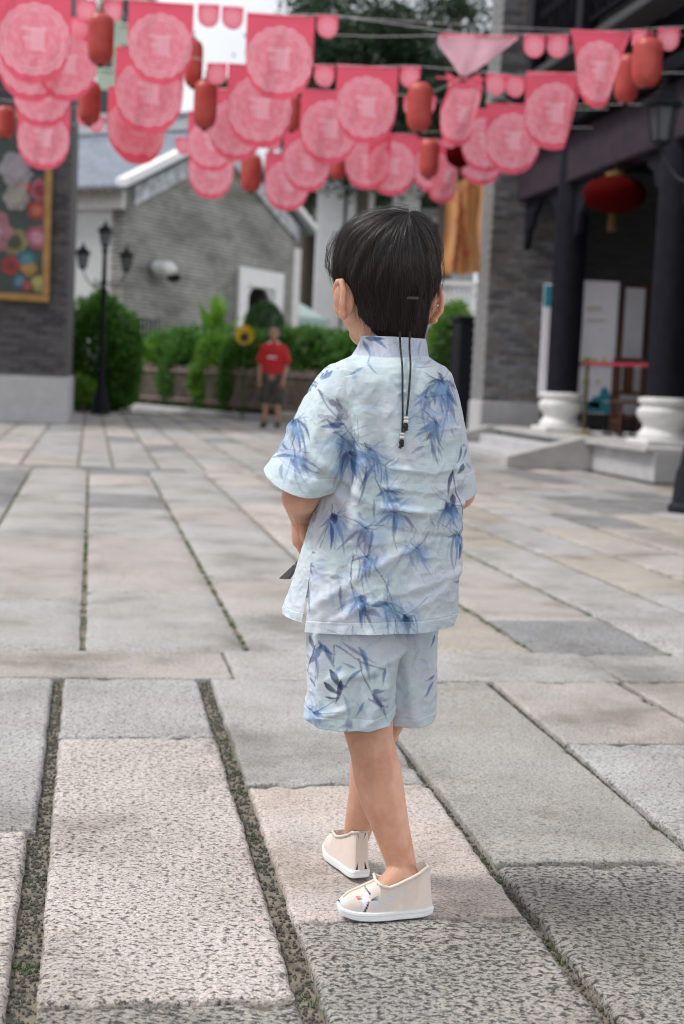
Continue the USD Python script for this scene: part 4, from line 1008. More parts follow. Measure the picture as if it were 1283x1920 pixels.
# (x centre, y of the top edge, width in the photograph, row, deform, where)
FL = [(66, -16, 134, 'nearest', 'flat', 'leftmost, at the top left corner'), (303, 6, 118, 'nearest', 'flat', 'right of the tall red lantern at upper left'), (527, 30, 124, 'nearest', 'flat', 'at the right edge of the open sky'), (1127, 60, 112, 'nearest', 'taper', 'tapered by wind beside two lanterns at upper right'), (897, 68, 118, 'nearest', 'tri', 'blown flat into a pale triangle before the dark tree'),
      (60, 32, 122, 'second', 'flat', 'under the leftmost one'), (282, 94, 124, 'second', 'flat', 'under the first right of the tall lantern'), (490, 124, 120, 'second', 'flat', 'half hidden under the one by the sky'), (690, 126, 113, 'second', 'flat', 'right above the head of the child'), (1045, 138, 112, 'second', 'fold', 'with a crumpled right side before the dark porch beam'), (130, 50, 110, 'second', 'flat', 'half hidden behind the leftmost column'),
      (80, 100, 108, 'third', 'flat', 'third from the top in the leftmost column'), (258, 166, 106, 'third', 'flat', 'lowest of the column above the white gable eave'), (446, 168, 104, 'third', 'flat', 'behind the red lanterns left of the centre'), (620, 172, 107, 'third', 'flat', 'left of the one above the head'), (868, 148, 98, 'third', 'curl', 'curled like a scroll before the brick pillar'), (965, 197, 102, 'third', 'flat', 'in front of the end of the porch beam'), (262, 180, 100, 'third', 'flat', 'peeping from under the column above the gable eave'),
      (83, 198, 95, 'fourth', 'flat', 'lowest of the leftmost column, over the mural'), (398, 212, 86, 'fourth', 'flat', 'behind another one above the top of the gable'), (578, 246, 90, 'fourth', 'flat', 'upper one of the pair left of the head'), (738, 252, 90, 'fourth', 'flat', 'directly over the crown of the head'), (692, 250, 84, 'fourth', 'flat', 'half hidden left of the one over the crown'), (916, 206, 92, 'fourth', 'flat', 'half hidden left of the end of the porch beam'), (612, 190, 95, 'fourth', 'flat', 'peeping under the one left of the centre'),
      (398, 266, 84, 'farthest', 'flat', 'hanging before the grey gable top'), (540, 290, 84, 'farthest', 'flat', 'lowest of the pair left of the head'), (906, 240, 84, 'farthest', 'flat', 'above the orange silk banner'), (838, 274, 84, 'farthest', 'curl', 'lowest one right of the head'), (816, 262, 78, 'farthest', 'fold', 'crumpled, left of the lowest one right of the head')]
protos = {}; ROWPTS = {}
r = random.Random(21)
for i, (x, y, w, row, df, where) in enumerate(FL):
    Y = {'nearest': 11.0, 'second': 11.9, 'third': 12.9, 'fourth': 14.5, 'farthest': 16.0}[row] + .02 * (i % 5); p = at(x, y, Y); k_ = w * Y / 2667 / FW; rz = r.uniform(-.16, .16) + .06
    lab = 'pink flag in the %s row, %s' % (row, where)
    key = (df, i % 4 if df == 'flat' else 0)
    if key not in protos:
        t = thing('pink_flag', lab, 'flag', p, rz, 'pink flags strung over the street'); UsdGeom.Xformable(t).AddScaleOp().Set(Gf.Vec3f(k_, k_, k_))
        V, F, C = flag_mesh(df, i); obj('cloth', (V, F), FLAGM, t, smooth=True, color=C)
        m = MB(); m.tube([(-FW / 2 * (1.2 if df == 'tri' else 1), 0, 0.004), (FW / 2 * (1.2 if df == 'tri' else 1), 0, 0.004)], .007, 6); obj('hem', m.mesh(), plain('flag_hem_%d' % i, PINK, .7), t)
        protos[key] = t
    else:
        dup(protos[key], p, rz, lab, scale=(k_, k_, k_))
    ROWPTS.setdefault(row, []).append(p)
# small half-round pennants
PN = [(162, 0, 1), (212, 0, 1), (147, 32, 1), (392, 8, 0), (437, 12, 0), (615, 28, 0), (1003, 65, 0), (1047, 65, 0), (1255, 52, 0), (1205, 56, 0), (407, 118, 1), (609, 122, 1), (770, 124, 1), (967, 142, 1), (931, 138, 1), (345, 258, 3), (160, 205, 3), (180, 216, 3), (800, 178, 2), (775, 180, 2), (512, 250, 3), (845, 246, 3)]
PW = ['left of the tall red lantern at the top left', 'right above the tall red lantern', 'beside the first flag under the top left pair', 'left one of the pair in the open sky', 'right one of the pair in the open sky', 'right of the flag at the edge of the sky', 'left one of the pair by the pale triangle flag',
      'right one of the pair by the pale triangle flag', 'at the far upper right above the black lamp', 'folded, above the right red lantern', 'low in the open sky', 'left of the flag over the head', 'right of the flag over the head', 'before the brick pillar', 'folded, at the left edge of the brick pillar', 'before the roof of the gable house',
      'left one under the small lantern at left', 'right one under the small lantern at left', 'right one behind the lantern right of the head', 'left one behind the lantern right of the head', 'beside the small lantern left of the head', 'beside the dark red lantern']
pent = None
for (x, y, rw), where in zip(PN, PW):
    Y = [11.2, 11.8, 12.8, 15.0][rw]; p = at(x, y, Y); lab = 'small pink pennant ' + where
    if pent is None:
        pent = thing('small_pennant', lab, 'pennant', p, 0, 'small half round pennants between the flags')
        s, t_ = np.meshgrid(np.linspace(-1, 1, 24), np.linspace(0, 1, 20), indexing='ij')
        X_ = s * .082; Z_ = -t_ * (.09 + np.sqrt(np.maximum(0, .0822 ** 2 - X_ ** 2))); dd = np.hypot(X_, Z_ + .09)
        w = np.maximum((dd < .05) * .55, np.exp(-((dd - .066) / .006) ** 2) * .8); C = PINK * 1.02 + (PALEP - PINK) * w[..., None]
        obj('cloth', (np.stack([X_, .01 * np.sin(s * 3) * t_, Z_], -1).reshape(-1, 3), grid_faces(24, 20)), FLAGM, pent, smooth=True, color=C.reshape(-1, 3))
    else: dup(pent, p, r.uniform(-.2, .2), lab)
    ROWPTS.setdefault(['nearest', 'second', 'third', 'fourth'][rw], []).append(p)
LSTR = plain('string_white', (.7, .7, .7), .6)
for row, pts in ROWPTS.items():
    P = np.array(sorted([tuple(q) for q in pts])); k = ROWS[row]
    # one even catenary-like line through the tops
    co = np.polyfit(P[:, 0], P[:, 1], 1); P = P[np.concatenate([[True], np.diff(P[:, 0]) > .05])]
    ends = [np.array([P[0, 0] - 3.0, P[0, 1], P[0, 2] + .25]), np.array([P[-1, 0] + 1.2, P[-1, 1], P[-1, 2] + .06])]
    m = MB(); m.tube(np.vstack([ends[0], P + [0, 0, .006], ends[1]]), .0018, 4)
    tag(obj('bunting_string', m.mesh(), LSTR), 'thin white string that carries the %s row of pink flags' % row, 'string', 'strings of the flag rows')
for (a, b, Y0, Y1, lab) in (((560, 26), (1283, 66), 11.4, 13, 'thin wire high across the dark tree, above the flags'), ((600, 64), (830, 66), 11.3, 11.6, 'lower thin wire across the dark tree left of the pale triangle flag')):
    m = MB(); m.tube([at(a[0], a[1], Y0), at((a[0] + b[0]) / 2, (a[1] + b[1]) / 2 + 3, (Y0 + Y1) / 2), at(b[0], b[1], Y1)], .0018, 4); tag(obj('overhead_wire', m.mesh(), LSTR), lab, 'wire', 'overhead wires')
LREDS = mat('lantern_cloth', {'o': ('texture_coordinate', {}), 'g': ('geometry', {}), 'n': ('noise_texture', {'scale': 9.0, 'detail': 4.0}), 'rr': ('rgb_ramp', {'ramp': [(.3, (.44, .055, .048)), (.7, (.55, .095, .080))]}),
    'p': ('principled_bsdf', {'roughness': .38, 'specular_ior_level': .45}), 't': ('translucent_bsdf', {}), 'm': ('mix_closure', {'fac': .22})},
    [('g.position', 'n.vector'), ('n.fac', 'rr.fac'), ('rr.color', 'p.base_color'), ('rr.color', 't.color'), ('p.BSDF', 'm.closure1'), ('t.BSDF', 'm.closure2')], surface='m.closure')
LN = [(189, 26, 120, 48, 11.3, 'tall salmon red lantern between the two upper left flags'), (168, 152, 232, 40, 12.6, 'small red lantern below the tall one at left'), (385, 152, 240, 43, 12.0, 'red lantern below the open sky, the front one of a pair'), (413, 180, 258, 34, 13.2, 'narrow red lantern, the rear one of the pair below the sky'),
      (363, 76, 162, 34, 12.2, 'pale red lantern half hidden by the second flag of the nearest row'), (471, 290, 360, 38, 14.6, 'red lantern low above the right slope of the gable'), (787, 156, 246, 46, 11.8, 'brownish salmon lantern right of the flag over the head'), (805, 262, 333, 36, 14.4, 'small red lantern right of the flag over the crown'),
      (1176, 104, 192, 44, 11.6, 'pink red lantern leaning left of its neighbour at upper right'), (1214, 72, 163, 54, 11.2, 'fat red lantern at upper right above the black lamp'), (10, 200, 258, 34, 13.5, 'dark red lantern cut by the left edge'), (548, 180, 245, 30, 14.0, 'dark red lantern hidden behind the flag left of the centre'), (634, 290, 336, 28, 15.5, 'dark lantern behind the flags above left of the head')]
def lantern_mesh():
    n = 36; prof = [(.0, -.5)] + [(.5 * math.cos(a) ** .75, -.22 - .28 * math.sin(-a)) for a in np.linspace(-1.5, 0, 9)] + [(.5, -.1), (.505, .1)] + [(.5 * math.cos(a) ** .7, .28 + .22 * math.sin(a)) for a in np.linspace(0.0, 1.45, 9)] + [(.12, .5)]
    prof = np.array(prof); an = np.arange(n * 2) * np.pi / n; rib = 1 - .045 * np.abs(np.sin(an * n / 4 * .5 * 2))
    v = np.stack([prof[:, 0:1] * np.cos(an) * rib, prof[:, 0:1] * np.sin(an) * rib, np.repeat(prof[:, 1:2], len(an), 1)], -1).reshape(-1, 3)
    return v, grid_faces(len(prof), len(an), True)
lp = None
for x, y0, y1, w, Y, lab in LN:
    p = at(x, (y0 + y1) / 2, Y); h = (y1 - y0) * Y / 2667; wd = w * Y / 2667
    if lp is None:
        lp = thing('paper_lantern', lab, 'lantern', p, 0, 'red capsule lanterns hung among the flags'); UsdGeom.Xformable(lp).AddScaleOp().Set(Gf.Vec3f(wd, wd, h))
        V, F = lantern_mesh(); obj('body', (V, F[:, ::-1]), LREDS, lp, smooth=50)
        m = MB(); m.lathe([(.14, .485), (.15, .53), (.03, .54)], sides=14); m.tube([(0, 0, .53), (0, 0, .68)], .03, 5); obj('top_cap', m.mesh(), BLACKM, lp)
        m = MB(); m.lathe([(.02, -.54), (.12, -.53), (.13, -.485)], sides=14); obj('bottom_cap', m.mesh(), BLACKM, lp)
    else: dup(lp, p, r.uniform(0, 3), lab, scale=(wd, wd, h))
q = at(863, 288, 15.2)
dl = dup(t if False else stage.GetPrimAtPath('/World/palace_lantern'), q, .4, 'small round deep red lantern among the flags right of the head', 'round red lanterns among the flags', scale=(.42, .42, .68))
for x, y, lab in ((1133, 183, 'right one of two yellow cloth pendants under the tapered flag'), (1104, 180, 'left one of two yellow cloth pendants under the tapered flag')):
    q = at(x, y, 12.2); t = thing('cloth_pendant', lab, 'pendant', q, 0, 'yellow pendants under the flags')
    m = MB(); m.lathe([(.005, .08), (.03, .06), (.045, .0), (.03, -.06), (.004, -.1)], sides=10); obj('pod', m.mesh(), GOLDC, t, smooth=40)
    m = MB(); m.tube([(0, 0, .08), (0, 0, .3)], .003, 4); obj('cord', m.mesh(), GOLDC, t)

# ------------------------------------------------------------------ the man in red
SKINF = plain('skin_far', (.36, .20, .13), .55, var=.06)
MP = at(508, 800, 25.0); MP[2] = 0
mn = thing('person', 'adult in a red short sleeved shirt and dark shorts standing by the lattice fence', 'person', MP, math.radians(-8))
segs = [((0, 0, 1.42), .085, (0, 0, 1.0), .11), ((0, 0, 1.0), .12, (0, .0, .92), .14), ((0, .01, 1.42), .055, (0, -.01, 1.53), .052), ((0, -.015, 1.62), .078, (0, -.03, 1.68), .08), ((0, -.05, 1.56), .05, (0, -.02, 1.66), .075), ((0, -.10, 1.625), .012, (0, -.09, 1.65), .01)]
for s in (-1, 1):
    segs += [((s * .13, 0, 1.40), .065, (s * .19, 0, 1.36), .055), ((s * .19, 0, 1.36), .052, (s * .235, .02, 1.08), .040), ((s * .235, .02, 1.08), .040, (s * .215, -.10, .86), .028), ((s * .215, -.10, .86), .028, (s * .205, -.13, .78), .030),
             ((s * .09, 0, .92), .085, (s * .11, -.01, .50), .055), ((s * .11, -.01, .50), .056, (s * .115, .01, .10), .038), ((s * .115, .01, .07), .036, (s * .125, -.10, .045), .032), ((s * .08, -.015, 1.61), .018, (s * .085, -.01, 1.65), .02)]
    for k in range(4): segs.append(((s * .205 + (k - 1.5) * .016, -.13, .77), .0095, (s * .200 + (k - 1.5) * .016, -.125, .70 + .008 * abs(k - 1)), .008))
    segs.append(((s * .19, -.15, .80), .011, (s * .175, -.165, .74), .009))
obj('body', bones(segs, .02, 8), SKINF, mn, smooth=True)
segs = [((-.13, 0, 1.40), .075, (.13, 0, 1.40), .075), ((0, 0, 1.38), .125, (0, 0, .95), .145), ((-.08, 0, 1.35), .11, (-.07, 0, .95), .13), ((.08, 0, 1.35), .11, (.07, 0, .95), .13)]
for s in (-1, 1): segs.append(((s * .17, 0, 1.38), .075, (s * .235, .01, 1.17), .075))
obj('red_shirt', bones(segs, .02, 6), plain('shirt_red', (.42, .008, .012), .75, var=.12, scale=9), mn, smooth=True)
segs = []
for s in (-1, 1): segs += [((s * .07, 0, .95), .13, (s * .09, 0, .86), .125), ((s * .09, 0, .86), .12, (s * .115, -.01, .50), .098)]
obj('shorts', bones(segs, .02, 6), plain('shorts_grey', (.045, .043, .04), .85), mn, smooth=True)
for s in (-1, 1): obj('shoe', bones([((s * .115, .03, .045), .045, (s * .13, -.13, .035), .042), ((s * .115, .01, .09), .045, (s * .115, .01, .05), .045)], .012, 5), BLACKM, mn, smooth=True)
hm = mf.Manifold.batch_boolean([ellipsoid((0, .0, 1.685), (.092, .105, .095)), mf.Manifold.cube([.4, .4, .4], True).translate([0, -.20, 1.50])], mf.OpType.Subtract)
obj('hair', hm, plain('hair_black', (.012, .01, .01), .5), mn, smooth=40)
m = MB()
for k, (x, w) in enumerate(((-.055, .03), (-.015, .035), (.028, .03), (.062, .02))): m.box((x, -.142, 1.225), (w, .012, .035))
obj('chest_print', m.mesh(), WPAINT, mn)
m = MB(); m.tube([(.09 * math.cos(a), .06 * math.sin(a) - .0, 1.475 + .03 * math.sin(a)) for a in np.linspace(0, 2 * math.pi, 24)], .016, 8, caps=False); obj('collar', m.mesh(), WPAINT, mn)

# ------------------------------------------------------------------ the child
YC = 2.36
def ortho_px(V):
    """cloth coordinates of points: their place on the frontal plane through the child"""
    V = np.asarray(V, float); q = np.stack([V[:, 0], np.full(len(V), YC), V[:, 2]], -1) - _eye
    w = q @ _fw
    return np.stack([641.5 + FPX * (q @ _ri) / w, 960 - FPX * (q @ _up) / w], -1)
NAVY, BLUE, SKYB, VIOL, MAUVE = (.018, .034, .105), (.036, .10, .255), (.10, .205, .39), (.17, .18, .34), (.16, .15, .22)
def stroke(P2, C, pts, hw, col, alpha, soft=1.2):
    pts = np.asarray(pts, float); hw = np.broadcast_to(np.asarray(hw, float), (len(pts),)); m = hw.max() + soft + 1
    sel = np.nonzero((P2[:, 0] > pts[:, 0].min() - m) & (P2[:, 0] < pts[:, 0].max() + m) & (P2[:, 1] > pts[:, 1].min() - m) & (P2[:, 1] < pts[:, 1].max() + m))[0]
    if len(sel) == 0: return
    q = P2[sel]; best = np.full(len(sel), -1e9); along = np.zeros(len(sel))
    for i in range(len(pts) - 1):
        a, b = pts[i], pts[i + 1]; d = b - a; L2 = d @ d + 1e-9
        t = np.clip(((q - a) @ d) / L2, 0, 1); dist = np.linalg.norm(q - a - t[:, None] * d, axis=1)
        c = hw[i] + (hw[i + 1] - hw[i]) * t - dist; u = c > best; best[u] = c[u]; along[u] = ((i + t) / (len(pts) - 1))[u]
    cov = np.clip(best / soft + .5, 0, 1)
    edge_ = np.clip(best / (hw.max() + 1e-6), 0, 1)
    al = (alpha * cov * (1.0 - .25 * along) * (1.0 - .22 * edge_))[:, None]
    C[sel] = C[sel] * (1 - al) + np.asarray(col) * al
def leaf(P2, C, x0, y0, x1, y1, w, col=BLUE, alpha=.72, bend=None, rg=None):
    a, b = np.array([x0, y0], float), np.array([x1, y1], float); d = (b - a) * 1.12; n = np.array([-d[1], d[0]])
    bend = (rg.uniform(-.13, .13) if rg is not None else .08) if bend is None else bend
    s = np.linspace(0, 1, 10); P = a + d * s[:, None] + n * (bend * np.sin(np.pi * s))[:, None]
    hw = w * .62 * np.clip(s / .30, .12, 1) ** .8 * np.clip((1 - s) / .72, 0, 1) ** .85
    stroke(P2, C, P, hw + .2, col, alpha)
    if w > 4.5: stroke(P2, C, P[:6] + n * .012, hw[:6] * .45, np.asarray(col) * .55, alpha * .55, soft=1.6)
def print_cloth(V, strokes, seed, sc, ox, oy, base_a=(.535, .635, .67), base_b=(.565, .60, .67), ghost=150, mirror=None):
    P2 = ortho_px(V)
    if mirror is not None: P2[mirror, 0] = 1395 - P2[mirror, 0]
    rg = np.random.default_rng(seed)
    n = meshkit.fbm(np.stack([P2[:, 0] / 70, P2[:, 1] / 85, 0 * P2[:, 0] + seed], -1), 4, seed)[:, None]
    C = np.asarray(base_a) + (np.asarray(base_b) - np.asarray(base_a)) * np.clip((n - .38) * 4, 0, 1)
    lo, hi = P2.min(0), P2.max(0)
    for k in range(ghost):
        x, y = rg.uniform(lo, hi); a = rg.uniform(.9, 2.4) + (math.pi * .2 if rg.random() < .3 else 0); L = rg.uniform(18, 46)
        leaf(P2, C, x, y, x + L * math.cos(a), y + L * math.sin(a), rg.uniform(4, 9), (.28, .40, .60), rg.uniform(.14, .34), rg=rg)
    for k in range(26):
        x, y = rg.uniform(lo, hi); stroke(P2, C, np.array([[x, y], [x + rg.uniform(-15, 15), y + 12]]), rg.uniform(10, 24), (.46, .48, .62), .16, soft=22)
    T = lambda x, y: (x / sc + ox, y / sc + oy)
    for s in strokes:
        k = s[0]
        if k == 's':                                     # stem: points, width
            pts = [T(*p) for p in s[1]]; pts = np.array(pts)
            tt = np.linspace(0, len(pts) - 1, 5 * len(pts)); pts = np.stack([np.interp(tt, np.arange(len(pts)), pts[:, c]) for c in (0, 1)], -1)
            pts[1:-1] += rg.normal(0, .45, pts[1:-1].shape)
            stroke(P2, C, pts, s[2] / sc * .5 * (1 + .25 * np.sin(np.arange(len(pts)))), s[3] if len(s) > 3 else NAVY, s[4] if len(s) > 4 else .85, soft=1.0)
        elif k == 'c':                                   # cluster: centre, tips, width
            cx, cy = s[1]
            for (tx, ty) in s[2]:
                bx, by = cx + (tx - cx) * rg.uniform(-.1, .15) + rg.normal(0, 6), cy + (ty - cy) * rg.uniform(-.1, .12) + rg.normal(0, 6)
                p, q = T(bx, by), T(tx, ty); col = [BLUE, BLUE, SKYB, NAVY, VIOL][rg.integers(5)] if len(s) < 5 else s[4]
                upw = ty < cy - 12
                leaf(P2, C, *p, *q, s[3] / sc * (rg.uniform(.3, .5) if upw else rg.uniform(.6, 1.05)), SKYB if upw else col, rg.uniform(.35, .6) if upw else rg.uniform(.7, .97), rg=rg)
            lean = rg.uniform(-.5, .5)                    # hanging leaves of the spray, all leaning one way
            for j in range(9):
                a = math.pi / 2 + lean + rg.normal(0, .34); L = rg.uniform(70, 190); o = rg.normal(0, 20, 2)
                leaf(P2, C, *T(cx + o[0], cy + o[1] * .6), *T(cx + o[0] + L * math.cos(a), cy + o[1] * .6 + L * math.sin(a)), s[3] / sc * rg.uniform(.25, .75), [NAVY, BLUE, BLUE, SKYB, VIOL][rg.integers(5)] if len(s) < 5 else s[4], rg.uniform(.35, .9), rg=rg)
            for j in range(5):
                a = math.pi / 2 + lean + rg.normal(0, .7); L = rg.uniform(60, 140); o = rg.normal(0, 40, 2)
                leaf(P2, C, *T(cx + o[0], cy + o[1]), *T(cx + o[0] + L * math.cos(a), cy + o[1] + L * math.sin(a)), s[3] / sc * 1.1, (.28, .41, .62), .34, rg=rg)
            for j in range(3): x_, y_ = T(cx + rg.normal(0, 40), cy + rg.normal(20, 40)); stroke(P2, C, np.array([[x_, y_], [x_ + rg.normal(0, 14), y_ + rg.uniform(5, 22)]]), rg.uniform(6, 15), (.24, .37, .60), .36, soft=14)
            for j in range(3):
                e_ = np.array([cx + rg.normal(0, 70), cy - rg.uniform(-30, 110)]); md = (e_ + [cx, cy]) / 2 + rg.normal(0, 10, 2); stroke(P2, C, np.array([T(cx, cy), T(*md), T(*e_)]), [.85, .8, .7], NAVY, rg.uniform(.4, .8), soft=1.1)
            p = np.array([T(cx, cy), T(cx + 14, cy + 10)]); stroke(P2, C, p, s[3] / sc * .16, NAVY, .7, soft=2.0)
        elif k == 'l':
            leaf(P2, C, *T(s[1], s[2]), *T(s[3], s[4]), s[5] / sc, s[6] if len(s) > 6 else BLUE, s[7] if len(s) > 7 else .75, rg=rg)
        elif k == 'h': leaf(P2, C, *T(s[1], s[2]), *T(s[3], s[4]), s[5] / sc, VIOL, .45, rg=rg)
    return C
SEAMC = (.42, .48, .53)
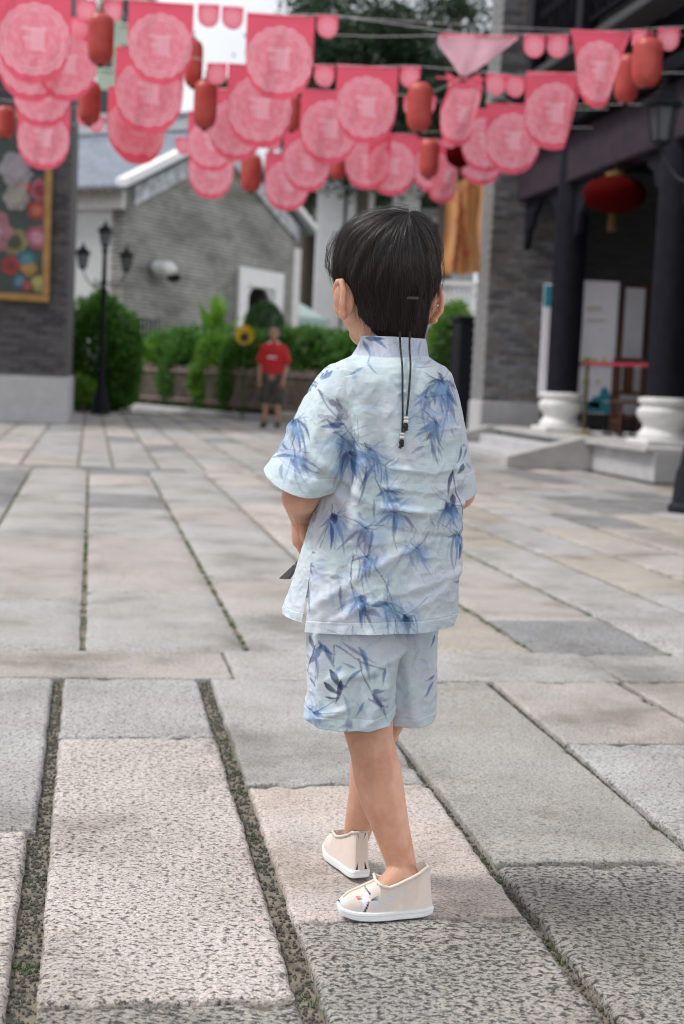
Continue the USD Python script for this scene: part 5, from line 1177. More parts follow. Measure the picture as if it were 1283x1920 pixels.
SH = [  # bamboo sprays of the shirt, in the zoomed coordinates of its back
    ('s', [(520, 142), (430, 225), (350, 312), (300, 385), (262, 445)], 3.5, SEAMC, .7), ('s', [(262, 445), (345, 510), (430, 600), (500, 725), (520, 800)], 3.5, SEAMC, .7), ('s', [(345, 320), (395, 410), (450, 470), (520, 560), (590, 660)], 6), ('s', [(440, 600), (520, 625), (600, 660), (690, 720), (750, 680)], 5), ('s', [(590, 600), (640, 700), (650, 790), (700, 900), (740, 980)], 6), ('s', [(740, 980), (800, 1030), (840, 1060)], 4, BLUE, .6),
    ('s', [(1000, 260), (950, 380), (820, 480)], 5, NAVY, .7), ('s', [(1030, 290), (1035, 420), (995, 590)], 5), ('s', [(535, 1190), (520, 1250), (520, 1340), (560, 1480), (580, 1550)], 7), ('s', [(640, 1240), (700, 1330), (760, 1500), (740, 1670)], 5), ('s', [(1060, 760), (1080, 870), (1120, 960), (1125, 1100), (1100, 1230)], 6),
    ('s', [(1120, 1160), (1040, 1060), (950, 1000)], 4, BLUE, .6), ('s', [(760, 1230), (850, 1090), (870, 1030)], 4, BLUE, .6), ('s', [(270, 1200), (280, 1330), (290, 1400)], 5), ('s', [(190, 1410), (200, 1330), (240, 1280)], 4), ('s', [(420, 930), (415, 1000), (355, 1160)], 4), ('s', [(100, 655), (180, 640), (300, 650)], 4, BLUE, .7), ('s', [(555, 480), (560, 590)], 4, MAUVE, .7), ('s', [(525, 1550), (530, 1620)], 4), ('s', [(470, 1260), (500, 1240), (530, 1180)], 4, BLUE, .6),
    ('l', 585, 60, 622, 138, 20), ('l', 600, 42, 692, 48, 26), ('l', 640, 45, 705, 100, 20), ('l', 900, 60, 890, 150, 9, SKYB, .6), ('l', 845, 80, 838, 150, 8, SKYB, .5), ('l', 690, 45, 640, 38, 14),
    ('l', 320, 290, 243, 342, 18, NAVY, .85), ('l', 420, 222, 345, 265, 22), ('l', 400, 205, 330, 262, 24), ('l', 330, 215, 385, 250, 12, SKYB), ('l', 585, 203, 520, 240, 12), ('l', 612, 180, 655, 232, 10, SKYB), ('l', 608, 195, 625, 140, 8, SKYB), ('l', 245, 360, 230, 400, 12, SKYB), ('l', 280, 330, 215, 440, 12, SKYB, .6), ('l', 215, 455, 205, 510, 12, NAVY), ('l', 345, 320, 375, 370, 10, NAVY),
    ('s', [(415, 385), (450, 405), (470, 440), (495, 452), (488, 470), (455, 458)], 26, MAUVE, .75), ('s', [(445, 372), (470, 415), (498, 430)], 12, MAUVE, .7), ('s', [(350, 458), (400, 462), (445, 478), (470, 470)], 16, MAUVE, .65), ('l', 400, 470, 345, 500, 14, MAUVE, .6), ('l', 480, 445, 420, 500, 22, VIOL, .6), ('l', 482, 500, 368, 512, 28, BLUE, .85), ('l', 395, 480, 470, 520, 18, NAVY), ('l', 420, 548, 470, 540, 10, NAVY), ('l', 440, 400, 380, 350, 20, VIOL, .4),
    ('c', (470, 570), [(530, 590), (440, 600), (450, 640), (500, 540), (540, 620)], 18), ('c', (512, 655), [(480, 765), (520, 812), (548, 785), (592, 725), (428, 600), (600, 655), (560, 690), (500, 600), (470, 690)], 28), ('l', 520, 690, 575, 800, 34, BLUE, .6), ('l', 600, 720, 552, 920, 13, NAVY), ('l', 642, 710, 568, 845, 18), ('c', (622, 632), [(690, 590), (600, 580), (600, 700), (665, 760), (640, 690)], 17),
    ('c', (702, 850), [(665, 820), (775, 770), (730, 905), (765, 872), (705, 730), (650, 880), (740, 820)], 18), ('c', (742, 960), [(832, 890), (775, 945), (742, 1065), (690, 930), (720, 1000), (790, 1000)], 22), ('l', 640, 900, 640, 1000, 11, BLUE, .7), ('l', 730, 905, 790, 890, 22, BLUE, .6), ('l', 760, 930, 740, 960, 30, MAUVE, .5), ('l', 720, 720, 770, 680, 12, SKYB), ('l', 700, 720, 712, 850, 10, BLUE, .6),
    ('c', (1000, 275), [(968, 392), (930, 290), (862, 372), (1082, 402), (1052, 440), (1092, 312), (985, 340)], 26), ('l', 1030, 330, 1072, 480, 24), ('l', 905, 200, 965, 160, 8, VIOL), ('l', 860, 200, 950, 190, 6, VIOL), ('l', 985, 230, 1010, 280, 16, NAVY), ('l', 940, 330, 960, 380, 20, BLUE, .6), ('c', (910, 360), [(860, 350), (850, 410), (900, 440), (950, 330), (870, 320), (935, 410)], 18, VIOL), ('l', 1040, 300, 1095, 400, 26, BLUE, .7), ('l', 1000, 350, 1030, 480, 12),
    ('c', (968, 495), [(870, 562), (920, 582), (860, 465), (992, 592), (1005, 470), (950, 450), (890, 520), (1010, 520)], 24), ('l', 945, 590, 980, 712, 18, VIOL, .8), ('l', 970, 620, 1000, 690, 12, SKYB, .6), ('l', 902, 620, 838, 657, 18, MAUVE, .6), ('l', 960, 540, 900, 590, 26, MAUVE, .6), ('l', 1050, 530, 1070, 570, 14, SKYB, .5),
    ('l', 1112, 625, 1088, 705, 14, BLUE, .85), ('l', 1122, 720, 1090, 765, 26, NAVY, .85), ('l', 1062, 752, 1038, 872, 18, NAVY, .95), ('l', 1120, 620, 1150, 625, 10, SKYB),
    ('c', (1060, 935), [(985, 900), (968, 842), (1000, 985), (1062, 882), (1102, 992), (1035, 1005), (1112, 920), (975, 950), (1085, 1010)], 26), ('l', 1060, 880, 1055, 950, 30, NAVY, .85), ('l', 1020, 920, 1060, 990, 34, BLUE, .7), ('c', (1102, 1110), [(1048, 1060), (1008, 1092), (1092, 1165), (1124, 1080), (1060, 1135), (1040, 1110)], 20), ('l', 1106, 1150, 1100, 1238, 14, BLUE, .85), ('l', 960, 1040, 940, 980, 16, VIOL, .5),
    ('c', (430, 1000), [(492, 960), (450, 1045), (414, 1152), (462, 1092), (358, 1052), (410, 950), (470, 1000)], 22), ('l', 420, 985, 432, 1030, 34, NAVY, .9), ('l', 412, 1030, 412, 1152, 20, BLUE, .85), ('c', (592, 1042), [(500, 1012), (550, 1072), (632, 1020), (660, 992), (580, 1105), (560, 1010)], 26, VIOL), ('l', 630, 1050, 614, 1152, 14, BLUE, .7), ('l', 560, 960, 590, 1000, 18, SKYB, .5), ('l', 800, 980, 840, 1060, 18, VIOL, .7), ('l', 745, 970, 740, 1060, 10, BLUE, .8),
    ('c', (602, 1200), [(530, 1222), (590, 1292), (642, 1240), (560, 1302), (622, 1190)], 18), ('l', 660, 1190, 652, 1255, 14, SKYB, .6), ('h', 412, 1310, 475, 1316, 22), ('l', 465, 1352, 474, 1472, 16, BLUE, .7), ('l', 700, 1400, 712, 1290, 12, SKYB, .6),
    ('c', (572, 1420), [(520, 1372), (500, 1330), (612, 1390), (592, 1505), (560, 1482), (632, 1440), (540, 1460), (602, 1400)], 24), ('l', 600, 1478, 672, 1512, 32, VIOL, .75), ('l', 590, 1450, 578, 1565, 20), ('l', 565, 1400, 600, 1440, 36, BLUE, .7), ('c', (702, 1440), [(640, 1382), (700, 1350), (640, 1452), (735, 1400)], 20), ('l', 630, 1448, 720, 1440, 26, BLUE, .6),
    ('c', (802, 1505), [(770, 1402), (780, 1562), (822, 1602), (842, 1502), (790, 1442), (852, 1562), (760, 1470)], 24), ('l', 800, 1500, 818, 1600, 30, NAVY, .9), ('c', (785, 1640), [(730, 1662), (832, 1640), (852, 1622), (760, 1612), (820, 1660)], 28), ('l', 690, 1598, 680, 1672, 14, BLUE, .8), ('l', 740, 1610, 735, 1670, 10, NAVY), ('c', (485, 1640), [(390, 1582), (520, 1602), (552, 1580), (458, 1662), (512, 1672), (440, 1620)], 24), ('l', 470, 1635, 510, 1655, 30, NAVY, .8),
    ('l', 1112, 1362, 1072, 1345, 14, SKYB), ('l', 1082, 1590, 1050, 1612, 14), ('c', (862, 1150), [(780, 1182), (840, 1152), (770, 1132), (872, 1140), (850, 1100), (800, 1190)], 22, (.28, .33, .52)),
    ('c', (270, 1252), [(220, 1230), (322, 1262), (290, 1332), (230, 1302), (270, 1180), (312, 1302), (240, 1180)], 22), ('l', 272, 1378, 195, 1462, 32, NAVY, .9), ('l', 240, 1450, 185, 1492, 22, NAVY, .85), ('l', 232, 1600, 240, 1560, 12), ('l', 200, 1545, 158, 1530, 14, SKYB), ('l', 285, 1350, 300, 1480, 16, BLUE, .7), ('l', 210, 1360, 250, 1330, 16), ('l', 305, 1192, 330, 1190, 10, NAVY),
    ('c', (212, 490), [(252, 552), (200, 570), (240, 500), (180, 520), (300, 472)], 26), ('c', (222, 672), [(98, 690), (292, 690), (242, 742), (282, 622), (170, 640)], 20), ('l', 150, 612, 182, 640, 14), ('l', 152, 720, 160, 795, 20, BLUE, .6), ('l', 200, 690, 240, 735, 22, VIOL, .7), ('l', 160, 600, 130, 640, 12, SKYB), ('l', 215, 470, 230, 380, 16, SKYB, .6), ('l', 330, 560, 420, 700, 40, (.42, .44, .58), .25),
    ('l', 1140, 720, 1180, 760, 12, SKYB, .5), ('l', 1150, 640, 1130, 690, 12)]
SHORT = [('s', [(560, 190), (590, 300), (640, 390), (690, 450)], 6), ('s', [(440, 120), (580, 210), (700, 250)], 6), ('s', [(330, 130), (300, 230), (285, 290)], 5), ('s', [(610, 400), (680, 450), (720, 460)], 5), ('s', [(430, 120), (430, 210)], 5), ('s', [(340, 200), (325, 350)], 4, BLUE, .7),
    ('l', 362, 128, 300, 235, 34), ('l', 382, 128, 430, 235, 26), ('l', 348, 105, 430, 165, 22), ('l', 300, 90, 330, 150, 24, NAVY), ('l', 480, 110, 640, 210, 16, BLUE, .6), ('l', 378, 318, 462, 372, 26, NAVY, .95), ('l', 410, 252, 466, 345, 32, NAVY, .95), ('l', 466, 300, 440, 415, 26, NAVY, .95), ('l', 385, 396, 450, 394, 10, NAVY, .95),
    ('l', 572, 248, 490, 342, 18), ('l', 460, 320, 500, 342, 14), ('l', 580, 170, 612, 292, 20, SKYB), ('l', 640, 370, 690, 442, 24, NAVY, .7), ('l', 636, 362, 692, 360, 24), ('l', 650, 400, 680, 472, 22), ('l', 630, 380, 720, 420, 30, VIOL, .5), ('l', 690, 460, 714, 535, 10), ('c', (322, 490), [(382, 458), (300, 430), (352, 525), (290, 480), (370, 500)], 26), ('l', 500, 518, 520, 560, 34, VIOL, .75), ('l', 522, 548, 458, 556, 24, VIOL, .7), ('l', 588, 420, 545, 502, 13), ('l', 500, 560, 480, 590, 14), ('l', 702, 245, 690, 325, 16),
    ('l', 480, 380, 500, 520, 18, SKYB, .4), ('l', 470, 230, 440, 290, 22, SKYB, .5), ('l', 560, 130, 600, 240, 22, BLUE, .6), ('l', 330, 180, 340, 300, 18, SKYB, .6), ('l', 982, 358, 938, 376, 14), ('l', 976, 392, 940, 462, 13), ('l', 982, 130, 958, 192, 14), ('l', 960, 420, 920, 470, 12, SKYB, .6), ('l', 760, 250, 810, 360, 16, (.36, .40, .48), .35), ('l', 540, 590, 480, 560, 20, VIOL, .6), ('l', 540, 240, 480, 215, 12), ('l', 300, 320, 330, 350, 14), ('s', [(760, 140), (800, 300)], 3, VIOL, .3)]
CLOTH = mat('shirt_cloth', {'a': ('attribute', {'attribute': 'print'}), 'g': ('geometry', {}), 'mp': ('mapping', {'scale': (70, 70, 900)}), 'mq': ('mapping', {'scale': (900, 900, 70)}),
    'n1': ('noise_texture', {'scale': 1.0, 'detail': 2.0}), 'n2': ('noise_texture', {'scale': 1.0, 'detail': 2.0}), 'add': ('math', {'math_type': 'add'}), 'rr': ('map_range', {'from_min': .7, 'from_max': 1.3, 'to_min': .93, 'to_max': 1.06}),
    'mm': ('mix', {'mix_type': 'multiply', 'fac': 1.0}), 'b': ('bump', {'strength': .35, 'distance': .0006}),
    'wn': ('noise_texture', {'scale': 34.0, 'detail': 4.0, 'distortion': 1.2}), 'b2': ('bump', {'strength': .4, 'distance': .003}),
    'p': ('principled_bsdf', {'roughness': .75, 'specular_ior_level': .15}), 't': ('translucent_bsdf', {}), 'm': ('mix_closure', {'fac': .10})},
    [('a.color', 'mm.color1'), ('g.position', 'mp.vector'), ('g.position', 'mq.vector'), ('mp.vector', 'n1.vector'), ('mq.vector', 'n2.vector'), ('n1.fac', 'add.value1'), ('n2.fac', 'add.value2'), ('add.value', 'rr.value'), ('rr.result', 'mm.color2'),
     ('g.position', 'wn.vector'), ('wn.fac', 'b2.height'), ('add.value', 'b.height'), ('b2.normal', 'b.normal'), ('b.normal', 'p.normal'), ('mm.color', 'p.base_color'), ('mm.color', 't.color'), ('p.BSDF', 'm.closure1'), ('t.BSDF', 'm.closure2')], surface='m.closure')

kid = thing('person', 'small dark haired child seen from behind in a pale blue bamboo print shirt', 'person')

# folds of the cloth: (points in photo coordinates, half width, height in metres)
FOLDS = [([(655, 700), (676, 760), (684, 840), (672, 960)], 17, .0075), ([(640, 770), (655, 840), (650, 900)], 13, -.0070), ([(705, 760), (712, 850), (700, 930)], 22, -.0040), ([(655, 905), (700, 940), (770, 950)], 9, .0035), ([(645, 930), (690, 990), (720, 1060)], 12, .0035), ([(630, 950), (650, 1030), (640, 1110)], 12, -.0035),
         ([(740, 872), (800, 880), (860, 872)], 6, .0022), ([(720, 905), (800, 915), (862, 905)], 7, .0024), ([(730, 945), (800, 950), (860, 942)], 8, .0026), ([(720, 980), (790, 995), (855, 1000)], 6, -.0016), ([(600, 1118), (680, 1060), (760, 1020)], 10, .0032), ([(640, 1140), (740, 1095), (840, 1070)], 9, .0026), ([(760, 1130), (820, 1100), (855, 1060)], 8, .0022),
         ([(830, 720), (846, 800), (850, 880)], 11, .0040), ([(815, 760), (826, 830)], 10, -.0030), ([(690, 690), (720, 760)], 14, .0025), ([(800, 690), (780, 760)], 14, .0022), ([(600, 1050), (610, 1120), (600, 1180)], 9, .0030), ([(690, 1100), (700, 1190)], 16, .0030), ([(770, 1100), (780, 1190)], 16, .0030), ([(735, 1080), (740, 1190)], 12, -.0025), ([(620, 700), (600, 760)], 10, .0030),
         ([(545, 800), (600, 860), (640, 885)], 9, .0035), ([(530, 850), (580, 880), (640, 905)], 8, -.0025), ([(600, 800), (560, 880)], 9, .0025), ([(640, 1010), (760, 1000)], 7, .0018), ([(850, 900), (800, 960), (760, 1040)], 9, .0025)]
def fold_disp(V, scale=1.0, seed=0, front=None):
    P2 = ortho_px(V); h = np.zeros(len(V))
    for pts, hw, amp in FOLDS:
        pts = np.asarray(pts, float); best = np.full(len(V), 1e9)
        for i in range(len(pts) - 1):
            a, b = pts[i], pts[i + 1]; d = b - a; t = np.clip(((P2 - a) @ d) / (d @ d), -.15, 1.15); best = np.minimum(best, np.linalg.norm(P2 - a - t[:, None] * d, axis=1))
        h += amp * np.exp(-(best / hw) ** 2)
    q = np.stack([P2[:, 0] / 46, P2[:, 1] / 60, V[:, 1] * 20], -1)
    n = meshkit.fbm(q + seed, 3, seed + 1); rid = 1 - np.abs(2 * meshkit.fbm(q * np.array([1.1, 1.9, 1]) + 5, 3, seed + 2) - 1) * 2.2
    return scale * (1.6 * h + (n - .5) * .010 + np.clip(rid, 0, 1) * .0024)
def shade_normals(V, F):
    n = np.zeros_like(V); f = F if F.shape[1] == 3 else np.vstack([F[:, [0, 1, 2]], F[:, [0, 2, 3]]])
    c = np.cross(V[f[:, 1]] - V[f[:, 0]], V[f[:, 2]] - V[f[:, 0]])
    for k in range(3): np.add.at(n, f[:, k], c)
    return n / (np.linalg.norm(n, axis=1, keepdims=True) + 1e-12)
def ringloft(keys, Y, nv, na, power=2.2, ts=None, drop=None, yoff=None):
    """keys: y, x left, y left offset ... rows (s, xl, yl, xr, yr, b, drop) ; returns grid of points, angle and level"""
    K = np.asarray(keys, float); s = np.linspace(K[0, 0], K[-1, 0], nv); A = interp(K, s)
    t = np.linspace(0, 2 * np.pi, na, endpoint=False)
    out = np.zeros((nv, na, 3))
    for i in range(nv):
        xl, yl, xr, yr, b, dr = A[i][:6]; yc = Y + (A[i][6] if A.shape[1] > 6 else 0)
        L, R = at(xl, yl, yc), at(xr, yr, yc); c, ex = (L + R) / 2, (R - L) / 2
        t0 = t + (ts(s[i], A[i]) if ts else -np.pi)
        sn, cs = np.sin(t0), np.cos(t0)
        sx, sy = np.sign(sn) * np.abs(sn) ** (2 / power), np.sign(cs) * np.abs(cs) ** (2 / power)
        out[i] = c + ex * sx[:, None] + np.array([0, -b, -dr]) * sy[:, None]
    return out, s, t

# --- shirt body
TK = [(664, 662, 664, 804, 668, .056, 0), (676, 646, 676, 812, 678, .066, 0), (690, 618, 690, 834, 690, .076, 0), (708, 598, 708, 846, 708, .083, 0), (735, 580, 735, 852, 735, .089, 0), (770, 576, 770, 860, 770, .093, 0), (810, 584, 810, 866, 810, .096, 0), (850, 592, 850, 868, 850, .097, 0), (900, 596, 900, 868, 900, .098, 0), (950, 590, 950, 868, 950, .098, 0),
      (1000, 576, 1000, 866, 1000, .098, 0), (1050, 561, 1050, 863, 1050, .099, 0), (1100, 548, 1100, 860, 1100, .101, 0), (1150, 536, 1140, 856, 1136, .103, 0), (1192, 529, 1168, 851, 1166, .104, .002)]
SEAM = lambda y: np.interp(y, [664, 900, 1030, 1100, 1192], [640, 604, 588, 580, 573])
def seam_t(y, a):
    xl, _, xr, _ = a[:4]; c, h = (xl + xr) / 2, (xr - xl) / 2
    u = np.clip((SEAM(y) - c) / h, -.97, .97); return -np.arcsin(np.abs(u) ** (2.2 / 2))
NVL, NA = 400, 520
G3, s, t = ringloft(TK, YC, NVL, NA, 2.2, seam_t)
G3 = np.concatenate([G3, G3[:, :1]], 1)                          # open seam at the side slit
na = NA + 1; ang = np.linspace(0, 1, na)                          # 0..~.5 back panel, then front panel
V = G3.reshape(-1, 3); F = grid_faces(NVL, na)
N = shade_normals(V, F); N = N if (N[:na * 5].mean(0)[2] > -2) else -N
ctr = np.array([at(720, 900, YC)[0], YC, 0]); out = np.sign(((V - ctr) * [1, 1, 0] * N).sum(1).mean()); N = N * out
lev = np.repeat(s, na); an2 = np.tile(ang, NVL)
fade = np.clip((lev - 664) / 30, 0, 1)
V = V + N * (fold_disp(V) * fade)[:, None]
k = np.clip((lev - 1050) / 142, 0, 1)
# the front panel hangs shorter and swings out at the open slit
fr_ = np.clip((an2 - .62) / .2, 0, 1); fr_s = np.clip((an2 - .55) / .1, 0, 1)
dzf = .014 + .014 * np.clip((1 - an2) / .18, 0, 1)
V[:, 2] += k ** 1.3 * fr_s * dzf
sl = np.clip((lev - 1078) / 114, 0, 1)
e0 = np.clip(1 - an2 / .03, 0, 1); e1 = np.clip(1 - (1 - an2) / .05, 0, 1)
V[:, 0] += sl ** .5 * (e0 * .0022 - e1 * .0035); V[:, 1] += sl ** .5 * (-e0 * .004 + e1 * .007)
# hem and slit edges are a double layer
hem = (np.clip((lev - 1163) / 2.0, 0, 1)) * .0011; V = V + N * hem[:, None]
mir = an2 > .58
C = print_cloth(V, SH, 3, 2.9167, 480, 620, mirror=mir)
C[(lev > 1161.5) & (lev < 1163.3)] *= .80                       # stitch line of the hem
C[(lev > 1163.3)] = C[lev > 1163.3] * .8 + np.array([.56, .67, .71]) * .2
shirt = obj('shirt', (V, F), CLOTH, kid, smooth=True, color=C)
SHV = V[an2 < .5]; SHP = ortho_px(SHV); SHT = cKDTree(SHP)
def on_shirt(px_, py_, off=.004):
    d, i = SHT.query([px_, py_], 8); y = SHV[i, 1].min(); q = at(px_, py_, YC); return np.array([q[0], y - off, q[2]])
# --- collar
def lofted(name, keys, Y, nv, na_, parent, strokes, mseed, power=2.0, disp=.3, band=None, bandh=.0012, closed=True):
    g, s_, t_ = ringloft(keys, Y, nv, na_, power)
    V = g.reshape(-1, 3); F = grid_faces(nv, na_, True); N = shade_normals(V, F); c = g.mean(1).repeat(na_, 0); o = np.sign(((V - c) * N).sum(1).mean()); N *= o
    if o < 0: F = F[:, ::-1]
    lv = np.repeat(s_, na_)
    V = V + N * (fold_disp(V, disp, mseed))[:, None]
    if band: V = V + N * (np.clip((lv - band) / .008, 0, 1) * bandh)[:, None]
    C = print_cloth(V, strokes, mseed, 2.9167, 480, 620 if strokes is SH else 1150, ghost=50, mirror=V[:, 1] > c[:, 1])
    if band:
        b_ = np.abs(lv - band) < .006; C[b_] *= .80
        C[lv > band] = C[lv > band] * .78 + np.array([.56, .68, .72]) * .22
    # inner face, a little inside
    Vi = V - N * .0022; n0 = len(V); rim = np.arange(na_) + (nv - 1) * na_; rim2 = np.roll(rim, -1)
    Fi = F[:, ::-1] + n0; Fr = np.stack([rim, rim2, rim2 + n0, rim + n0], -1); rim = np.arange(na_); rim2 = np.roll(rim, -1); Fr2 = np.stack([rim2, rim, rim + n0, rim2 + n0], -1)
    if o < 0: Fr, Fr2 = Fr[:, ::-1], Fr2[:, ::-1]
    return obj(name, (np.vstack([V, Vi]), np.vstack([F, Fi, Fr, Fr2])), CLOTH, parent, smooth=True, color=np.vstack([C, C]))
lofted('collar', [(0, 656, 672, 806, 679, .061, .0), (.25, 661, 664, 804, 668, .058, 0), (.6, 671, 648, 802, 653, .054, 0), (1, 678, 630, 799, 636, .051, 0)], YC - .002, 40, 260, shirt, SH, 6, disp=.12)
lofted('sleeve', [(0, 610, 700, 700, 720, .05, -.01), (.25, 575, 742, 702, 775, .066, .0), (.5, 549, 790, 694, 828, .074, .012), (.78, 522, 845, 676, 868, .074, .028), (1, 496, 880, 657, 892, .068, .036)], 2.335, 130, 320, shirt, SH, 8, power=1.65, disp=.8, band=.80, bandh=.0014)
lofted('sleeve', [(0, 765, 690, 846, 706, .066, 0), (.3, 772, 765, 864, 760, .078, 0), (.6, 785, 838, 878, 836, .076, 0), (1, 805, 932, 893, 914, .070, .014)], 2.40, 110, 240, shirt, SH, 9, disp=.4, band=.80, bandh=.0014)
# --- shorts
g1 = [(0, 592, 1120, 760, 1120, .068, 0), (.25, 578, 1180, 752, 1180, .076, 0), (.5, 576, 1240, 744, 1240, .080, 0), (.75, 576, 1290, 738, 1292, .077, .006), (1, 576, 1330, 735, 1336, .074, .016)]
g2 = [(0, 690, 1120, 822, 1120, .066, 0), (.25, 696, 1180, 820, 1182, .078, 0), (.5, 700, 1240, 817, 1245, .074, 0), (.75, 702, 1295, 816, 1300, .070, .003), (1, 704, 1332, 815, 1338, .066, .010)]
FOLDS_SHIRT = FOLDS
FOLDS = [([(740, 1200), (715, 1260), (690, 1330)], 13, .006), ([(735, 1210), (690, 1240), (640, 1250)], 9, .004), ([(600, 1200), (605, 1330)], 12, .004), ([(660, 1260), (670, 1350)], 11, -.004), ([(640, 1310), (590, 1330)], 8, .003), ([(760, 1220), (775, 1330)], 12, .004), ([(795, 1220), (795, 1330)], 10, -.003), ([(715, 1280), (720, 1350)], 8, .003)]
shorts = lofted('shorts', g1, 2.348, 150, 320, kid, SHORT, 12, power=2.3, disp=1.0, band=.89, bandh=.0022)
lofted('right_leg_cloth' if False else 'shorts_leg', g2, 2.43, 130, 280, shorts, SHORT, 14, power=2.3, disp=.9, band=.89, bandh=.0022)
# --- head, neck, arms, legs as one body
SK = mat('skin', {'g': ('geometry', {}), 'n': ('noise_texture', {'scale': 14.0, 'detail': 8.0, 'roughness': .7}), 'r': ('rgb_ramp', {'ramp': [(.34, (.40, .195, .125)), (.5, (.47, .255, .175)), (.66, (.52, .30, .215))]}), 'fn': ('noise_texture', {'scale': 700.0, 'detail': 3.0}), 'b': ('bump', {'strength': .25, 'distance': .0006}),
    'p': ('principled_bsdf', {'roughness': .46, 'subsurface_weight': .22, 'subsurface_scale': .006, 'subsurface_radius': (1, .35, .2), 'specular_ior_level': .4})},
    [('g.position', 'n.vector'), ('g.position', 'fn.vector'), ('n.fac', 'r.fac'), ('r.color', 'p.base_color'), ('fn.fac', 'b.height'), ('b.normal', 'p.normal')])
YAW = math.radians(27)
hf, hs = np.array([-math.sin(YAW), math.cos(YAW), 0]), np.array([math.cos(YAW), math.sin(YAW), 0])
Hc = at(727, 515, 2.372)
def hp3(a, b, c): return Hc + hs * a + hf * b + EZ * c
yd = math.degrees(YAW)
ex = [ellipsoid(hp3(0, .004, .004), (.068, .082, .080), (0, 0, yd)), ellipsoid(hp3(0, .036, -.052), (.060, .062, .062), (0, 0, yd)), ellipsoid(hp3(0, .055, -.095), (.034, .036, .026), (0, 0, yd)), ellipsoid(hp3(0, .010, -.042), (.066, .060, .044), (0, 0, yd)),
      ellipsoid(hp3(.072, .004, -.048), (.015, .021, .030), (0, 0, yd)), ellipsoid(hp3(-.036, .062, -.052), (.026, .03, .026), (0, 0, yd)), ellipsoid(hp3(.036, .062, -.052), (.026, .03, .026), (0, 0, yd))]
segs = [(hp3(0, .01, -.07), .045, at(733, 660, 2.37), .047), (at(733, 650, 2.37), .05, at(735, 760, 2.37), .07),
        (at(650, 760, 2.36), .040, at(810, 760, 2.39), .040), (at(728, 780, 2.375), .075, at(715, 1120, 2.38), .062),
        (hp3(0, .094, -.045), .010, hp3(0, .106, -.056), .0095), (hp3(-.008, .088, -.088), .008, hp3(.008, .088, -.088), .008), (hp3(-.008, .086, -.097), .009, hp3(.008, .086, -.097), .009),
        (at(640, 765, 2.345), .036, at(577, 905, 2.32), .034), (at(577, 905, 2.32), .034, at(563, 933, 2.325), .031), (at(563, 934, 2.33), .030, at(566, 965, 2.43), .0225),
        (at(815, 765, 2.40), .034, at(858, 900, 2.41), .030), (at(858, 900, 2.41), .030, at(862, 925, 2.41), .027), (at(862, 925, 2.41), .027, at(820, 960, 2.54), .022)]
for sd_ in (-1, 1):                                              # ears: rim, lobe and shell
    rim = [(0.008, -.012), (.010, .012), (.0, .026), (-.014, .026), (-.022, .010), (-.020, -.010), (-.010, -.024), (.004, -.028)]
    pts = [hp3(sd_ * (.076 + .016 * (1 if i not in (0, 7) else .1) * (1.0 if b_ > -.02 else .6)), a_ - .002, b_ - .044) for i, (a_, b_) in enumerate(rim)]
    for i in range(len(pts) - 1): segs.append((pts[i], .0046, pts[i + 1], .0046))
    for p_ in pts: segs.append((p_, .0034, hp3(sd_ * .072, .004, -.047), .011))
    segs.append((pts[6], .007, pts[7], .0065)); segs.append((hp3(sd_ * .048, .006, -.048), .024, hp3(sd_ * .072, .002, -.048), .018))
    ex.append(ellipsoid(hp3(sd_ * .081, -.004, -.046), (.011, .021, .029), (0, sd_ * 14, yd - sd_ * 20)))
# the hidden hand is a loose fist in front of the left hip
W0 = at(566, 966, 2.432); hd_ = np.array([.10, .25, -.96]); hd_ /= np.linalg.norm(hd_); hn = np.array([-.9, .35, 0.0]); hn -= hd_ * (hn @ hd_); hn /= np.linalg.norm(hn); hc_ = np.cross(hd_, hn)
Hp = lambda a, b, c: W0 + hd_ * a + hc_ * b + hn * c
palm = [(Hp(0, 0, 0), .020, Hp(.042, .012, 0), .0155), (Hp(0, 0, 0), .019, Hp(.042, -.012, 0), .0150)]
segs += palm
for i, (b_, L_) in enumerate(((-.019, .88), (-.0065, 1.0), (.0065, .95), (.018, .80))):
    k0 = Hp(.043, b_, .002); k1 = Hp(.043 + .019 * L_, b_ * 1.02, -.006); k2 = Hp(.040 + .016 * L_, b_, -.022); k3 = Hp(.030, b_, -.026)
    segs += [(k0, .0075, k1, .0068), (k1, .0068, k2, .0062), (k2, .0062, k3, .0056)]
segs += [(Hp(.012, -.016, -.008), .0085, Hp(.030, -.027, -.014), .0075), (Hp(.030, -.027, -.014), .0075, Hp(.046, -.024, -.018), .0062)]
# legs
def leg(pts): 
    for i in range(len(pts) - 1):
        (x0, y0, Y0, r0), (x1, y1, Y1, r1) = pts[i], pts[i + 1]; segs.append((at(x0, y0, Y0), r0, at(x1, y1, Y1), r1))
leg([(668, 1160, 2.37, .058), (680, 1290, 2.345, .052), (693, 1380, 2.335, .0395), (700, 1410, 2.33, .0385), (708, 1450, 2.33, .0408), (717, 1493, 2.328, .0385), (736, 1561, 2.322, .0300), (751, 1613, 2.318, .0255), (755, 1640, 2.314, .0255)])
H0 = gp(813, 1726); f0 = (gp(636, 1731) - H0) * np.array([1, 1, 0]); f0 /= np.linalg.norm(f0); l0 = np.array([f0[1], -f0[0], 0]); l0 = l0 if l0[1] > 0 else -l0; H0 = H0 + l0 * .024
segs += [(at(755, 1636, 2.312), .0255, H0 + f0 * .034 + EZ * .054, .0165), (at(753, 1640, 2.310), .025, H0 + f0 * .078 + EZ * .047, .0195), (H0 + f0 * .078 + EZ * .047, .0195, H0 + f0 * .105 + EZ * .036, .016)]
